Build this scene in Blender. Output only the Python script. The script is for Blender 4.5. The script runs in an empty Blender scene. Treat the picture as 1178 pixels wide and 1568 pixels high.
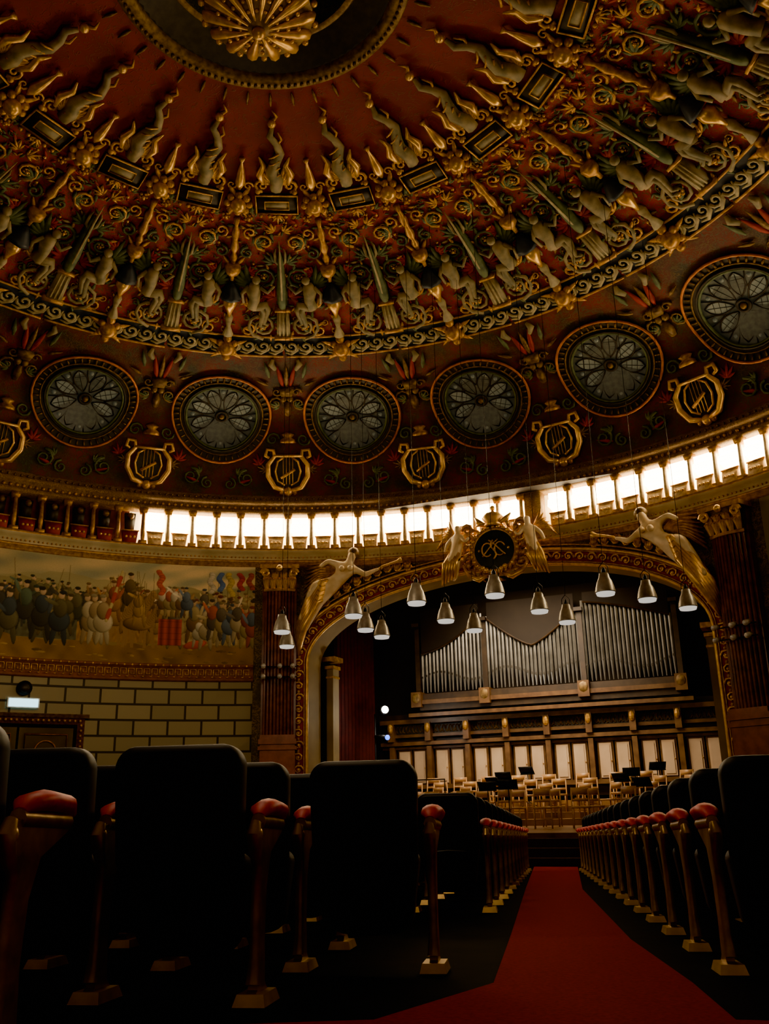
import bpy, math, random
import numpy as np
from mathutils import Vector, Matrix
random.seed(7)
S=bpy.context.scene
rad=math.radians
# ---------------------------------------------------------------- materials
def newmat(name):
    m=bpy.data.materials.new(name); m.use_nodes=True
    nt=m.node_tree; b=nt.nodes['Principled BSDF']; return m,nt,b
def mat(name,c1,c2=None,scale=3.0,rough=.6,metal=0.,bump=0.,emis=None,es=0.,detail=5,spec=None,sheen=0):
    m,nt,b=newmat(name)
    b.inputs['Roughness'].default_value=rough; b.inputs['Metallic'].default_value=metal
    if spec is not None: b.inputs['Specular IOR Level'].default_value=spec
    if sheen: b.inputs['Sheen Weight'].default_value=sheen
    tc=nt.nodes.new('ShaderNodeTexCoord'); n=nt.nodes.new('ShaderNodeTexNoise')
    n.inputs['Scale'].default_value=scale; n.inputs['Detail'].default_value=detail
    nt.links.new(tc.outputs['Object'],n.inputs['Vector'])
    r=nt.nodes.new('ShaderNodeValToRGB'); e=r.color_ramp.elements
    c2=c2 or tuple(x*.6 for x in c1)
    e[0].position=.35; e[1].position=.65
    e[0].color=(*c2,1); e[1].color=(*c1,1)
    nt.links.new(n.outputs['Fac'],r.inputs['Fac']); nt.links.new(r.outputs['Color'],b.inputs['Base Color'])
    if bump:
        bp=nt.nodes.new('ShaderNodeBump'); bp.inputs['Strength'].default_value=bump
        nt.links.new(n.outputs['Fac'],bp.inputs['Height']); nt.links.new(bp.outputs['Normal'],b.inputs['Normal'])
    if emis:
        b.inputs['Emission Color'].default_value=(*emis,1); b.inputs['Emission Strength'].default_value=es
    return m
GOLD=mat('gilded_plaster',(.68,.38,.07),(.36,.17,.03),9,.42,.5,.1)
GOLDB=mat('bright_gilding',(.95,.60,.15),(.62,.34,.07),6,.34,.6,.1)
GOLDD=mat('antique_gold',(.28,.17,.05),(.11,.06,.018),9,.5,.4,.1)
CREAM=mat('ivory_plaster',(.50,.42,.21),(.30,.24,.12),5,.6)
FIGC=mat('tinted_figure_plaster',(.40,.31,.15),(.18,.16,.08),4,.6)
GREEN=mat('verdigris_plaster',(.13,.17,.075),(.06,.085,.04),5,.6)
BLUE=mat('dark_blue_paint',(.03,.045,.06),(.015,.02,.03),5,.5)
REDO=mat('ox_red_paint',(.36,.020,.012),(.22,.013,.010),5,.6)
DARK=mat('dark_bronze',(.040,.032,.020),(.02,.016,.010),6,.5)
DIAL=mat('dark_green_enamel',(.03,.045,.025),(.015,.025,.015),4,.35)
BROWN=mat('dark_oak',(.05,.027,.012),(.026,.014,.007),4,.45,bump=.05)
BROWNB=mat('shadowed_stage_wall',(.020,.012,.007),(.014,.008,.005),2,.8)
BROWN2=mat('warm_oak',(.17,.085,.03),(.09,.042,.017),4,.4)
CHAIRW=mat('golden_beech',(.50,.27,.09),(.34,.17,.055),4,.4)
PANEL=mat('cream_door_panel',(.66,.48,.30),(.55,.38,.22),1.5,.5)
SILVER=mat('tin_pipe',(.46,.45,.42),(.30,.29,.26),2,.30,.85)
OCHRE=mat('ochre_plaster',(.34,.25,.10),(.25,.18,.07),1.5,.7)
MARBLE=mat('red_brown_marble',(.24,.075,.045),(.11,.032,.02),3.5,.25,0,detail=8)
PINK=mat('rose_marble',(.34,.11,.07),(.22,.07,.045),5,.3)
VELVET=mat('black_velvet',(.009,.007,.007),(.005,.004,.004),20,.55,sheen=.03)
VELVETR=mat('maroon_seat_shell',(.022,.005,.004),(.014,.004,.003),20,.6,sheen=.03)
RED=mat('red_velvet',(.80,.010,.012),(.62,.006,.008),30,.5)
BRASS=mat('aged_brass',(.58,.37,.10),(.30,.18,.05),10,.36,.55)
BRASSF=mat('brass_painted_lit',(.80,.54,.17),(.58,.36,.10),10,.35,.45)  # lighter brass: light on feet and arm caps put into the colour
GLASS1=mat('window_glass_petal',(.26,.29,.24),(.17,.20,.165),2.2,.4,emis=(.5,.58,.46),es=.04)
GLASS2=mat('window_glass_ground',(.12,.135,.11),(.07,.08,.068),9,.4,emis=(.45,.52,.42),es=.016)
LAMPW=mat('lit_lamp_glass',(1,.9,.7),None,3,.5,emis=(1,.78,.46),es=30)
NICHEGLOW=mat('niche_wall_painted_glow',(.9,.75,.5),None,3,.5,emis=(1,.62,.22),es=2.4)  # loggia back wall, given its own glow in place of lamplight
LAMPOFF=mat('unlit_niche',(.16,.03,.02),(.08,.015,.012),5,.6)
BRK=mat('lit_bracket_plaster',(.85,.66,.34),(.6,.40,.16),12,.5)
SHADE=mat('pendant_metal',(.46,.43,.36),(.30,.27,.22),6,.35,.55)
PENW=mat('pendant_opal',(.8,.8,.75),None,6,.5,emis=(1,.94,.84),es=.9)
FLOOR=mat('dark_parquet',(.008,.006,.004),(.004,.003,.003),6,.8,spec=.04)
STAGEW=mat('stage_boards',(.28,.15,.055),(.18,.09,.033),2,.35)
CARPET=mat('red_carpet',(.30,.010,.012),(.22,.007,.008),60,.95,bump=.3,spec=.1)
METALB=mat('black_metal',(.03,.03,.03),None,6,.4,.6)
WHITEM=mat('white_metal',(.7,.68,.62),(.5,.48,.42),6,.4,.3)
SPOTM=mat('spotlight_lens',(1,1,1),None,3,.5,emis=(1,.95,.85),es=60)
BLUEM=mat('blue_led_lens',(.02,.05,1),None,3,.5,emis=(.03,.14,1),es=6)
EXITM=mat('exit_sign_face',(.6,.9,.9),None,3,.5,emis=(.45,.9,1),es=3.5)
def filigree(name,base1,base2,orn1,orn2,scale,th,dist=2.2,rough=.6,bump=.25):
    m,nt,b=newmat(name); b.inputs['Roughness'].default_value=rough
    tc=nt.nodes.new('ShaderNodeTexCoord')
    def noise(sc,de=3,di=0):
        n=nt.nodes.new('ShaderNodeTexNoise'); n.inputs['Scale'].default_value=sc; n.inputs['Detail'].default_value=de
        n.inputs['Distortion'].default_value=di; nt.links.new(tc.outputs['Object'],n.inputs['Vector']); return n
    def mix(a,bb,fac):
        x=nt.nodes.new('ShaderNodeMix'); x.data_type='RGBA'
        for s,v in ((6,a),(7,bb)):
            if isinstance(v,tuple): x.inputs[s].default_value=(*v,1)
            else: nt.links.new(v,x.inputs[s])
        nt.links.new(fac,x.inputs[0]); return x.outputs[2]
    n1=noise(scale,2,dist); n2=noise(scale*.35,2); n3=noise(1.3,3)
    r=nt.nodes.new('ShaderNodeValToRGB'); e=r.color_ramp.elements
    e[0].position=.5-th; e[0].color=(0,0,0,1); e[1].position=.5; e[1].color=(1,1,1,1)
    x=e.new(.5+th); x.color=(0,0,0,1)
    nt.links.new(n1.outputs['Fac'],r.inputs['Fac'])
    r2=nt.nodes.new('ShaderNodeValToRGB'); r2.color_ramp.elements[0].position=.42; r2.color_ramp.elements[1].position=.58
    nt.links.new(n2.outputs['Fac'],r2.inputs['Fac'])
    r3=nt.nodes.new('ShaderNodeValToRGB'); r3.color_ramp.elements[0].position=.35; r3.color_ramp.elements[1].position=.65
    nt.links.new(n3.outputs['Fac'],r3.inputs['Fac'])
    o=mix(orn1,orn2,r2.outputs['Color']); g=mix(base1,base2,r3.outputs['Color'])
    nt.links.new(mix(g,o,r.outputs['Color']),b.inputs['Base Color'])
    bp=nt.nodes.new('ShaderNodeBump'); bp.inputs['Strength'].default_value=bump; bp.inputs['Distance'].default_value=.04
    nt.links.new(r.outputs['Color'],bp.inputs['Height']); nt.links.new(bp.outputs['Normal'],b.inputs['Normal'])
    return m
DOME_LOW=filigree('dome_paint_lower',(.035,.026,.014),(.17,.012,.009),(.05,.07,.035),(.10,.06,.02),5,.06)
DOME_MID=filigree('dome_paint_middle',(.34,.012,.010),(.25,.010,.008),(.16,.10,.03),(.06,.09,.04),6,.06)
DOME_TOP=filigree('dome_paint_upper',(.20,.007,.007),(.14,.005,.006),(.12,.03,.014),(.12,.012,.01),3,.03)
OCUL=filigree('oculus_paint',(.012,.013,.009),(.010,.017,.017),(.10,.07,.025),(.06,.06,.025),9,.08)
CORN=filigree('cornice_ornament',(.20,.11,.03),(.14,.07,.018),(.50,.32,.10),(.36,.2,.05),14,.08)
SPAND=filigree('spandrel_ground',(.06,.045,.016),(.11,.075,.02),(.34,.22,.05),(.14,.12,.035),6,.08)
def stone():
    m,nt,b=newmat('stone_block_wall'); b.inputs['Roughness'].default_value=.6
    uv=nt.nodes.new('ShaderNodeUVMap'); uv.uv_map='UVMap'
    br=nt.nodes.new('ShaderNodeTexBrick')
    br.inputs['Color1'].default_value=(.37,.31,.17,1); br.inputs['Color2'].default_value=(.29,.25,.14,1)
    br.inputs['Mortar'].default_value=(.035,.028,.014,1); br.inputs['Scale'].default_value=1
    br.inputs['Mortar Size'].default_value=.032; br.inputs['Mortar Smooth'].default_value=.1
    br.inputs['Brick Width'].default_value=.95; br.inputs['Row Height'].default_value=.44; br.inputs['Bias'].default_value=0
    nt.links.new(uv.outputs['UV'],br.inputs['Vector']); nt.links.new(br.outputs['Color'],b.inputs['Base Color'])
    bp=nt.nodes.new('ShaderNodeBump'); bp.inputs['Strength'].default_value=.6; bp.invert=True; bp.inputs['Distance'].default_value=.04
    nt.links.new(br.outputs['Fac'],bp.inputs['Height']); nt.links.new(bp.outputs['Normal'],b.inputs['Normal'])
    return m
STONE=stone()
# ---------------------------------------------------------------- mesh builder
class MB:
    def __init__(s): s.v=[];s.f=[];s.m=[];s.mats=[];s.uv=None
    def mi(s,m):
        if m not in s.mats: s.mats.append(m)
        return s.mats.index(m)
    def add(s,vs,fs,m):
        o=len(s.v); s.v.extend([tuple(v) for v in vs]); k=s.mi(m)
        for f in fs: s.f.append(tuple(i+o for i in f)); s.m.append(k)
    def tube(s,pts,rr,m,n=6,flat=None,up=None,closed=False):
        P=[Vector(p) for p in pts]; N=len(P)
        if not hasattr(rr,'__len__'): rr=[rr]*N
        vs=[];fs=[]
        ref=Vector(up) if up is not None else None
        for i in range(N):
            if closed: t=P[(i+1)%N]-P[i-1]
            else: t=P[min(i+1,N-1)]-P[max(i-1,0)]
            if t.length<1e-9: t=Vector((0,0,1))
            t.normalize()
            if ref is None: ref=Vector((0,0,1)) if abs(t.z)<.9 else Vector((1,0,0))
            a=t.cross(ref)
            if a.length<1e-4: a=t.orthogonal()
            a.normalize(); b=a.cross(t); b.normalize()
            if up is None: ref=b
            fl=flat or 1
            for k in range(n):
                w=2*math.pi*k/n
                vs.append(P[i]+a*math.cos(w)*rr[i]+b*math.sin(w)*rr[i]*fl)
        M=N if closed else N-1
        for i in range(M):
            j=(i+1)%N
            for k in range(n):
                l=(k+1)%n; fs.append((i*n+k,i*n+l,j*n+l,j*n+k))
        if not closed:
            fs.append(tuple(range(n))[::-1]); fs.append(tuple((N-1)*n+k for k in range(n)))
        s.add(vs,fs,m)
    def ball(s,c,r,m,nu=8,nv=6,M=None):
        if not hasattr(r,'__len__'): r=(r,r,r)
        vs=[];fs=[]
        for j in range(nv+1):
            ph=math.pi*j/nv
            for i in range(nu):
                th=2*math.pi*i/nu
                p=Vector((r[0]*math.sin(ph)*math.cos(th),r[1]*math.sin(ph)*math.sin(th),r[2]*math.cos(ph)))
                if M is not None: p=M@p
                vs.append(p+Vector(c))
        for j in range(nv):
            for i in range(nu):
                k=(i+1)%nu; fs.append((j*nu+i,(j+1)*nu+i,(j+1)*nu+k,j*nu+k))
        s.add(vs,fs,m)
    def box(s,c,sz,m,M=None,taper=1):
        vs=[]
        for z in (-1,1):
            q=taper if z>0 else 1
            for x,y in ((-1,-1),(1,-1),(1,1),(-1,1)):
                p=Vector((x*sz[0]/2*q,y*sz[1]/2*q,z*sz[2]/2))
                if M is not None: p=M@p
                vs.append(p+Vector(c))
        s.add(vs,[(3,2,1,0),(4,5,6,7),(0,1,5,4),(1,2,6,5),(2,3,7,6),(3,0,4,7)],m)
    def lathe(s,prof,c,m,n=16,M=None,a0=0,a1=360,flute=0):
        vs=[];fs=[];full=abs(a1-a0)>=359.9; K=n if full else n+1
        for r,z in prof:
            for i in range(K):
                a=rad(a0+(a1-a0)*i/n)
                q=r*(1-flute*(i%2))
                p=Vector((q*math.sin(a),q*math.cos(a),z))
                if M is not None: p=M@p
                vs.append(p+Vector(c))
        for j in range(len(prof)-1):
            for i in range(n):
                k=(i+1)%K; fs.append((j*K+i,j*K+k,(j+1)*K+k,(j+1)*K+i))
        s.add(vs,fs,m)
    def grid(s,fn,us,vs_,m):
        V=[fn(u,v) for v in vs_ for u in us]; n=len(us); F=[]
        for j in range(len(vs_)-1):
            for i in range(n-1): F.append((j*n+i,j*n+i+1,(j+1)*n+i+1,(j+1)*n+i))
        s.add(V,F,m)
    def mesh(s,name,smooth=True):
        me=bpy.data.meshes.new(name); me.from_pydata(s.v,[],s.f)
        for m in s.mats: me.materials.append(m)
        me.polygons.foreach_set('material_index',s.m)
        me.polygons.foreach_set('use_smooth',[smooth]*len(s.f)); me.update()
        return me
    def obj(s,name,parent=None,smooth=True,autos=False):
        me=s.mesh(name,smooth); o=bpy.data.objects.new(name,me); S.collection.objects.link(o)
        if smooth and autos:
            me.set_sharp_from_angle(angle=rad(35))
        if parent: o.parent=parent
        return o
def empty(name):
    o=bpy.data.objects.new(name,None); S.collection.objects.link(o); return o
def lin(a,b,n): return [a+(b-a)*i/n for i in range(n+1)]
# ---------------------------------------------------------------- calibrated camera
EYE=.6
f,p,yw,ro,cx,cy=1407.95,.31,.4076,-.0224,7.3044,-11.5381
F=Vector((-math.sin(yw)*math.cos(p),math.cos(yw)*math.cos(p),math.sin(p)))
Rv=Vector((math.cos(yw),math.sin(yw),0)); Uv=Rv.cross(F)
R2=Rv*math.cos(ro)+Uv*math.sin(ro); U2=Uv*math.cos(ro)-Rv*math.sin(ro)
cd=bpy.data.cameras.new('camera'); cam=bpy.data.objects.new('camera',cd); S.collection.objects.link(cam)
cam.matrix_world=Matrix(((R2.x,U2.x,-F.x,cx),(R2.y,U2.y,-F.y,cy),(R2.z,U2.z,-F.z,EYE),(0,0,0,1)))
cd.sensor_fit='VERTICAL'; cd.sensor_height=24; cd.lens=f/1568*24; cd.clip_start=.05; cd.clip_end=200
S.camera=cam
# ---------------------------------------------------------------- dome profile
ctl=[(14.0,9.98),(13.70,10.66),(12.94,12.22),(10.57,13.45),(8.4,14.42),(6.09,15.07),(4.4,15.45),(2.9,15.68)]
def catmull(P,n=24):
    P=[Vector((*q,0)) for q in P]; P=[P[0]*2-P[1]]+P+[P[-1]*2-P[-2]]; out=[];kn=[]
    for i in range(1,len(P)-2):
        kn.append(len(out))
        for k in range(n):
            t=k/n;a,b,c,d=P[i-1],P[i],P[i+1],P[i+2]
            out.append(.5*((2*b)+(c-a)*t+(2*a-5*b+4*c-d)*t*t+(3*b-a-3*c+d)*t**3))
    kn.append(len(out)); out.append(P[-2]); return out,kn
PR,KN=catmull(ctl)
pr=np.array([[q.x,q.y] for q in PR]); ss=np.concatenate([[0],np.cumsum(np.hypot(*np.diff(pr,axis=0).T))])
SL,SW,SM_,SP,SO=[float(ss[KN[i]]) for i in (1,2,3,5,7)]
def prof(s): return float(np.interp(s,ss,pr[:,0])),float(np.interp(s,ss,pr[:,1]))
def D(th,a,s,h=0):
    r,z=prof(s); r1,z1=prof(s-.15); r2,z2=prof(s+.15)
    tr,tz=r2-r1,z2-z1; L=math.hypot(tr,tz) or 1; tr/=L;tz/=L
    g=rad(th)+a/r; rr=r-tz*h; zz=z+tr*h
    return Vector((rr*math.sin(g),rr*math.cos(g),zz))
def DN(th,a,s): return (D(th,a,s,1)-D(th,a,s,0)).normalized()
def W(th,z,h=0,R=14.0,a=0):
    g=rad(th)+a/R; return Vector(((R-h)*math.sin(g),(R-h)*math.cos(g),z))
mb=MB()
ths=lin(-180,180,160)
mb.grid(lambda u,v:D(u,0,v),ths,lin(0,SM_-.3,14),DOME_LOW)
mb.grid(lambda u,v:D(u,0,v),ths,lin(SM_-.3,SP-.3,16),DOME_MID)
mb.grid(lambda u,v:D(u,0,v),ths,lin(SP-.3,SO,14),DOME_TOP)
mb.lathe([(2.9,15.68),(2.85,15.60),(2.6,15.62),(2.55,15.75)],(0,0,0),GOLDD,96)
mb.lathe([(2.55,15.75),(2.0,16.05)],(0,0,0),DARK,160,flute=.02)
mb.lathe([(2.0,16.05),(1.95,16.0),(1.85,16.05)],(0,0,0),GOLDD,96)
mb.lathe([(1.85,16.05),(1.8,16.1),(1.75,16.4),(0.01,16.5)],(0,0,0),OCUL,96)
mb.obj('ceiling')
# ---------------------------------------------------------------- dome relief segment
g=MB()
def dt(th,pts,r,m,h=.05,n=5,flat=None):
    P=[D(th,a,s,h) for a,s in pts]; a,s=pts[len(pts)//2]
    g.tube(P,r,m,n,flat,up=DN(th,a,s))
def db(th,a,s,r,m,h=.06,nu=8,nv=6): g.ball(D(th,a,s,h),r,m,nu,nv)
def spiral(th,a,s,r,turns,sgn,tr,m,ph=0,h=.05,n=5,k=9):
    N=max(5,int(turns*k)); pts=[];rr=[]
    for i in range(N+1):
        t=i/N; q=r*(1-t*.86); w=ph+sgn*t*turns*2*math.pi
        pts.append((a+q*math.cos(w),s+q*math.sin(w))); rr.append(tr*(1-.45*t))
    dt(th,pts,rr,m,h,n)
def leaf(th,a,s,L,ang,w,m,h=.06):
    c,d=math.cos(ang),math.sin(ang)
    dt(th,[(a+c*L*t,s+d*L*t) for t in (0,.3,.65,1)],[w*.35,w,w*.75,w*.08],m,h,5,.5)
def rosette(th,a,s,r,m,m2,n=6):
    for i in range(n):
        w=2*math.pi*i/n; db(th,a+r*.6*math.cos(w),s+r*.6*math.sin(w),r*.34,m,.05,6,4)
    db(th,a,s,r*.4,m2,.1,6,4)
def acanthus(th,a,s,sg,sc,m,base=math.pi/2):
    for i,k in enumerate((-1.1,-.55,0,.55,1.1)):
        leaf(th,a,s,sc*(1-.18*abs(i-2)),base+k*sg,sc*.13,m)
def figure(th,a,s,sg,sc,m,wing):
    h=.16*sc
    dt(th,[(a,s),(a+.03*sg*sc,s+.22*sc),(a-.02*sg*sc,s+.45*sc),(a,s+.62*sc),(a,s+.68*sc)],[.13*sc,.12*sc,.16*sc,.12*sc,.05*sc],m,h,7)
    db(th,a+.02*sg*sc,s+.78*sc,.095*sc,m,h+.05)
    for d,kz in ((0,.0),(.08,-.07)):
        dt(th,[(a,s+.02),(a+(.30-d)*sg*sc,s+(.08+kz)*sc),(a+(.34-d)*sg*sc,s-(.05-kz)*sc),(a+(.30-d)*sg*sc,s-(.42-kz)*sc),(a+(.4-d)*sg*sc,s-(.46-kz)*sc)],[.11*sc,.09*sc,.08*sc,.045*sc,.04*sc],m,h,6)
    dt(th,[(a+.12*sg*sc,s+.56*sc),(a+.30*sg*sc,s+.42*sc),(a+.42*sg*sc,s+.6*sc)],[.06*sc,.045*sc,.035*sc],m,h,5)
    dt(th,[(a-.12*sg*sc,s+.56*sc),(a-.26*sg*sc,s+.36*sc),(a-.2*sg*sc,s+.12*sc)],[.06*sc,.045*sc,.035*sc],m,h,5)
    for i in range(5):
        leaf(th,a-.1*sg*sc,s+.5*sc,(.62-.07*i)*sc,math.pi/2+sg*(.25+.3*i),.075*sc,wing,.07)
HW=9.0
def halfw(s): return rad(HW)*prof(s)[0]
hb=halfw(SM_)
for off,w in ((-.34,.04),(.34,.04)):
    dt(0,[(a,SM_+off) for a in lin(-hb,hb,12)],w,GOLD,.05)
g.grid(lambda u,v:D(0,u,v,.02),lin(-hb*1.02,hb*.98,8),[SM_-.33,SM_+.33],BLUE)
nw=8
for i in range(nw):
    a=-hb+2*hb*(i+.5)/nw; w=hb/nw
    spiral(0,a,SM_+.02,w*.95,1.3,1,.05,CREAM,ph=math.pi,h=.06)
    dt(0,[(a-w*1.1,SM_-.2),(a-w*.2,SM_-.24),(a+w*.7,SM_-.1),(a+w,SM_+.1)],[.02,.05,.05,.02],CREAM,.06)
db(0,0,SM_-.05,.24,GOLD,.15,10,8); db(0,0,SM_-.38,.12,GOLD,.12); db(0,0,SM_+.27,.13,GOLD,.12)
for k in (-1,1):
    db(0,k*.2,SM_+.1,.11,GOLD,.12); db(0,k*.19,SM_-.2,.1,GOLD,.1)
    leaf(0,k*.1,SM_,.5,math.pi/2-k*1.2,.09,GOLD); leaf(0,k*.1,SM_-.2,.45,-math.pi/2+k*.9,.08,GOLD)
LEN=SP-SM_
def sf(fr): return SM_+LEN*fr
fr_=random.Random(11)
for i in range(170):
    q=fr_.uniform(.07,.97); s_=sf(q); a_=fr_.uniform(-1,1)*halfw(s_)*.98
    m_=fr_.choice([GREEN,GREEN,GOLD,GOLDD,FIGC,REDO]); L_=fr_.uniform(.12,.26)
    leaf(0,a_,s_,L_,fr_.uniform(0,6.28),L_*.2,m_,.03)
for i in range(46):
    q=fr_.uniform(.08,.95); s_=sf(q); a_=fr_.uniform(-1,1)*halfw(s_)*.95
    spiral(0,a_,s_,fr_.uniform(.08,.15),1.3,fr_.choice((-1,1)),.022,fr_.choice([GOLD,GOLDD,GREEN]),fr_.uniform(0,6),.03,4,7)
for i in range(40):
    q=fr_.uniform(.08,.95); s_=sf(q); db(0,fr_.uniform(-1,1)*halfw(s_)*.95,s_,fr_.uniform(.025,.045),fr_.choice([GOLD,GOLDB,REDO]),.04,5,4)
dt(0,[(0,sf(.08)),(0,sf(.14)),(0,sf(.2)),(0,sf(.24))],[.16,.06,.12,.04],CREAM,.08,8)
dt(0,[(0,sf(.21)),(0,sf(.26)),(0,sf(.31)),(0,sf(.355))],[.02,.09,.20,.16],GOLDB,.14,8)
dt(0,[(0,sf(.36)),(0,sf(.38)),(0,sf(.43)),(0,sf(.46))],[.34,.30,.15,.03],BLUE,.12,8)
dt(0,[(-.34,sf(.36)),(.34,sf(.36))],.04,REDO,.2)
dt(0,[(0,sf(.47)),(0,sf(.5)),(0,sf(.53)),(0,sf(.57)),(0,sf(.585))],[.05,.06,.2,.22,.14],GOLD,.12,8)
dt(0,[(0,sf(t)) for t in (.59,.63,.66,.7,.75,.8,.85,.9)],[.05,.10,.05,.12,.07,.11,.05,.09],GOLD,.1,8)
for k in (-1,1):
    figure(0,k*.62,sf(.30),k,1.25,FIGC,GREEN)
    spiral(0,k*.34,sf(.66),.2,1.3,k,.045,GREEN,ph=math.pi/2)
    spiral(0,k*.36,sf(.80),.19,1.3,-k,.04,GOLD,ph=-math.pi/2)
    acanthus(0,k*.5,sf(.72),1,.42,GREEN,math.pi/2-k*.9)
    acanthus(0,k*.45,sf(.52),1,.4,REDO,math.pi/2-k*1.1)
    leaf(0,k*.1,sf(.57),.35,math.pi/2-k*.6,.06,GOLD)
    rosette(0,k*.28,sf(.9),.13,GOLD,GOLDB,5)
    spiral(0,k*.55,sf(.12),.22,1.4,-k,.045,GOLD,ph=math.pi/2)
    leaf(0,k*.8,sf(.10),.5,math.pi/2-k*.8,.07,GREEN)
db(0,0,SP-.02,.2,GOLDB,.16,10,8)
for i in range(8):
    w=2*math.pi*i/8; db(0,.27*math.cos(w),SP-.02+.25*math.sin(w),.10,GOLD,.1)
for k in (-1,1):
    leaf(0,k*.05,SP+.1,.45,math.pi/2-k*.5,.08,GOLD); leaf(0,k*.05,SP-.1,.45,-math.pi/2+k*.5,.07,GOLD)
dt(0,[(0,SP+.4),(0,SP+.6),(0,SP+.85),(0,SP+1.2),(0,SP+1.32)],[.03,.13,.10,.03,.08],GOLDB,.08,7)
for k in (-1,1):
    spiral(0,k*.2,SP+.5,.13,1.2,k,.03,GOLD)
T=HW
def pedestal(th,s0,s1,w0,w1,m,h0=.0,h1=.16):
    V=[];
    for hh in (h0,h1):
        V+= [D(th,-w0,s0,hh),D(th,w0,s0,hh),D(th,w1,s1,hh),D(th,-w1,s1,hh)]
    g.add(V,[(4,5,6,7),(0,1,5,4),(1,2,6,5),(2,3,7,6),(3,0,4,7)],m)
pedestal(T,sf(.09),sf(.27),.2,.16,FIGC); pedestal(T,sf(.07),sf(.09),.27,.27,GOLD,0,.2); pedestal(T,sf(.27),sf(.285),.22,.22,GOLD,0,.2)
for a in (-.11,0,.11): dt(T,[(a,sf(.1)),(a*.85,sf(.26))],.025,CREAM,.17)
dt(T,[(0,sf(t)) for t in (.29,.32,.40,.52,.62,.68)],[.10,.14,.15,.11,.09,.04],GREEN,.1,8)
dt(T,[(0,sf(.36)),(0,sf(.66)),(0,sf(.78))],[.03,.03,.01],CREAM,.22)
for k in (-1,1):
    dt(T,[(0,sf(.58)),(k*.13,sf(.62)),(k*.14,sf(.68)),(k*.1,sf(.71))],[.03,.045,.035,.01],FIGC,.12)
    spiral(T,k*.60,sf(.15),.44,2.0,k,.06,FIGC,ph=-math.pi/2)
    rosette(T,k*.60,sf(.15),.16,GOLD,GOLDB,6)
    for i in range(7):
        w=2*math.pi*i/7; leaf(T,k*.6+.36*math.cos(w),sf(.15)+.36*math.sin(w),.24,w+.7*k,.055,GREEN if i%2 else GOLD)
    spiral(T,k*.48,sf(.50),.33,1.8,-k,.05,GREEN,ph=-math.pi/2)
    rosette(T,k*.48,sf(.50),.11,GOLD,GOLDB,5)
    for i in range(6):
        w=2*math.pi*i/6; leaf(T,k*.48+.28*math.cos(w),sf(.50)+.28*math.sin(w),.2,w-.7*k,.05,GOLD if i%2 else GREEN)
    spiral(T,k*.40,sf(.74),.28,1.7,k,.045,GOLD,ph=-math.pi/2)
    rosette(T,k*.40,sf(.74),.10,GOLD,GOLDB,5)
    acanthus(T,k*.22,sf(.36),1,.5,REDO,math.pi/2-k*1.0)
    acanthus(T,k*.18,sf(.60),1,.42,GREEN,math.pi/2-k*.8)
    acanthus(T,k*.12,sf(.82),1,.32,GOLD,math.pi/2-k*.9)
    acanthus(T,k*.95,sf(.28),1,.45,GOLD,math.pi/2+k*.4)
    leaf(T,k*.8,sf(.40),.4,math.pi/2+k*.5,.07,GREEN)
pw,ph_=.52,.27
def plate(th,s,w,hh,m,h0,h1): 
    V=[D(th,x,s+y,q) for q in (h0,h1) for x,y in ((-w,-hh),(w,-hh),(w,hh),(-w,hh))]
    g.add(V,[(4,5,6,7),(0,1,5,4),(1,2,6,5),(2,3,7,6),(3,0,4,7)],m)
plate(T,SP,pw,ph_,DARK,0,.08)
dt(T,[(-pw,SP-ph_),(pw,SP-ph_),(pw,SP+ph_),(-pw,SP+ph_),(-pw,SP-ph_)],.028,GOLD,.1)
plate(T,SP,.3,.12,FIGC,0,.11)
dt(T,[(-.3,SP-.12),(.3,SP-.12),(.3,SP+.12),(-.3,SP+.12),(-.3,SP-.12)],.02,GOLD,.12)
for x in lin(-.42,.42,4): db(T,x,SP-.38,.055,GOLD,.06,6,4)
acanthus(T,0,SP-.34,1,.3,GOLD,-math.pi/2)
def U(q): return SP+.35+q*1.32
dt(T,[(0,U(.1)),(.03,U(.3)),(-.07,U(.5)),(.02,U(.7)),(.15,U(.9)),(.08,U(1.1)),(-.07,U(1.27)),(.0,U(1.45))],[.15,.17,.16,.13,.11,.09,.08,.05],FIGC,.1,8)
for q in (.25,.4,.55,.7,.85): dt(T,[(-.12,U(q)),(.0,U(q+.03)),(.13,U(q+.1))],.026,GOLD,.2)
db(T,.0,U(1.55),.10,GOLDB,.12); dt(T,[(.0,U(1.58)),(.12,U(1.68)),(.02,U(1.8))],[.06,.04,.01],GOLD,.08)
dt(T,[(.04,U(1.05)),(.2,U(1.2)),(.12,U(1.36))],[.04,.035,.02],GOLD,.1)
for k in (-1,1):
    for i in range(5):
        leaf(T,k*.1,U(.2),.62-.07*i,math.pi/2-k*(.25+.28*i),.07,GOLD)
    spiral(T,k*.34,U(.15),.19,1.4,k,.05,GOLD,ph=-math.pi/2)
    dt(T,[(k*.30,U(.2)),(k*.38,U(.42)),(k*.26,U(.62)),(k*.36,U(.8))],[.05,.10,.075,.02],GOLDB,.08)
    db(T,k*.45,U(.02),.08,GOLD)
sF=SM_-.55
for k in (-1,0,1): leaf(T,k*.10,sF-.95,.85,math.pi/2-k*.2,.09,REDO if k else GOLDD)
pedestal(T,sF-1.25,sF-1.0,.16,.22,GOLDD)
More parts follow.
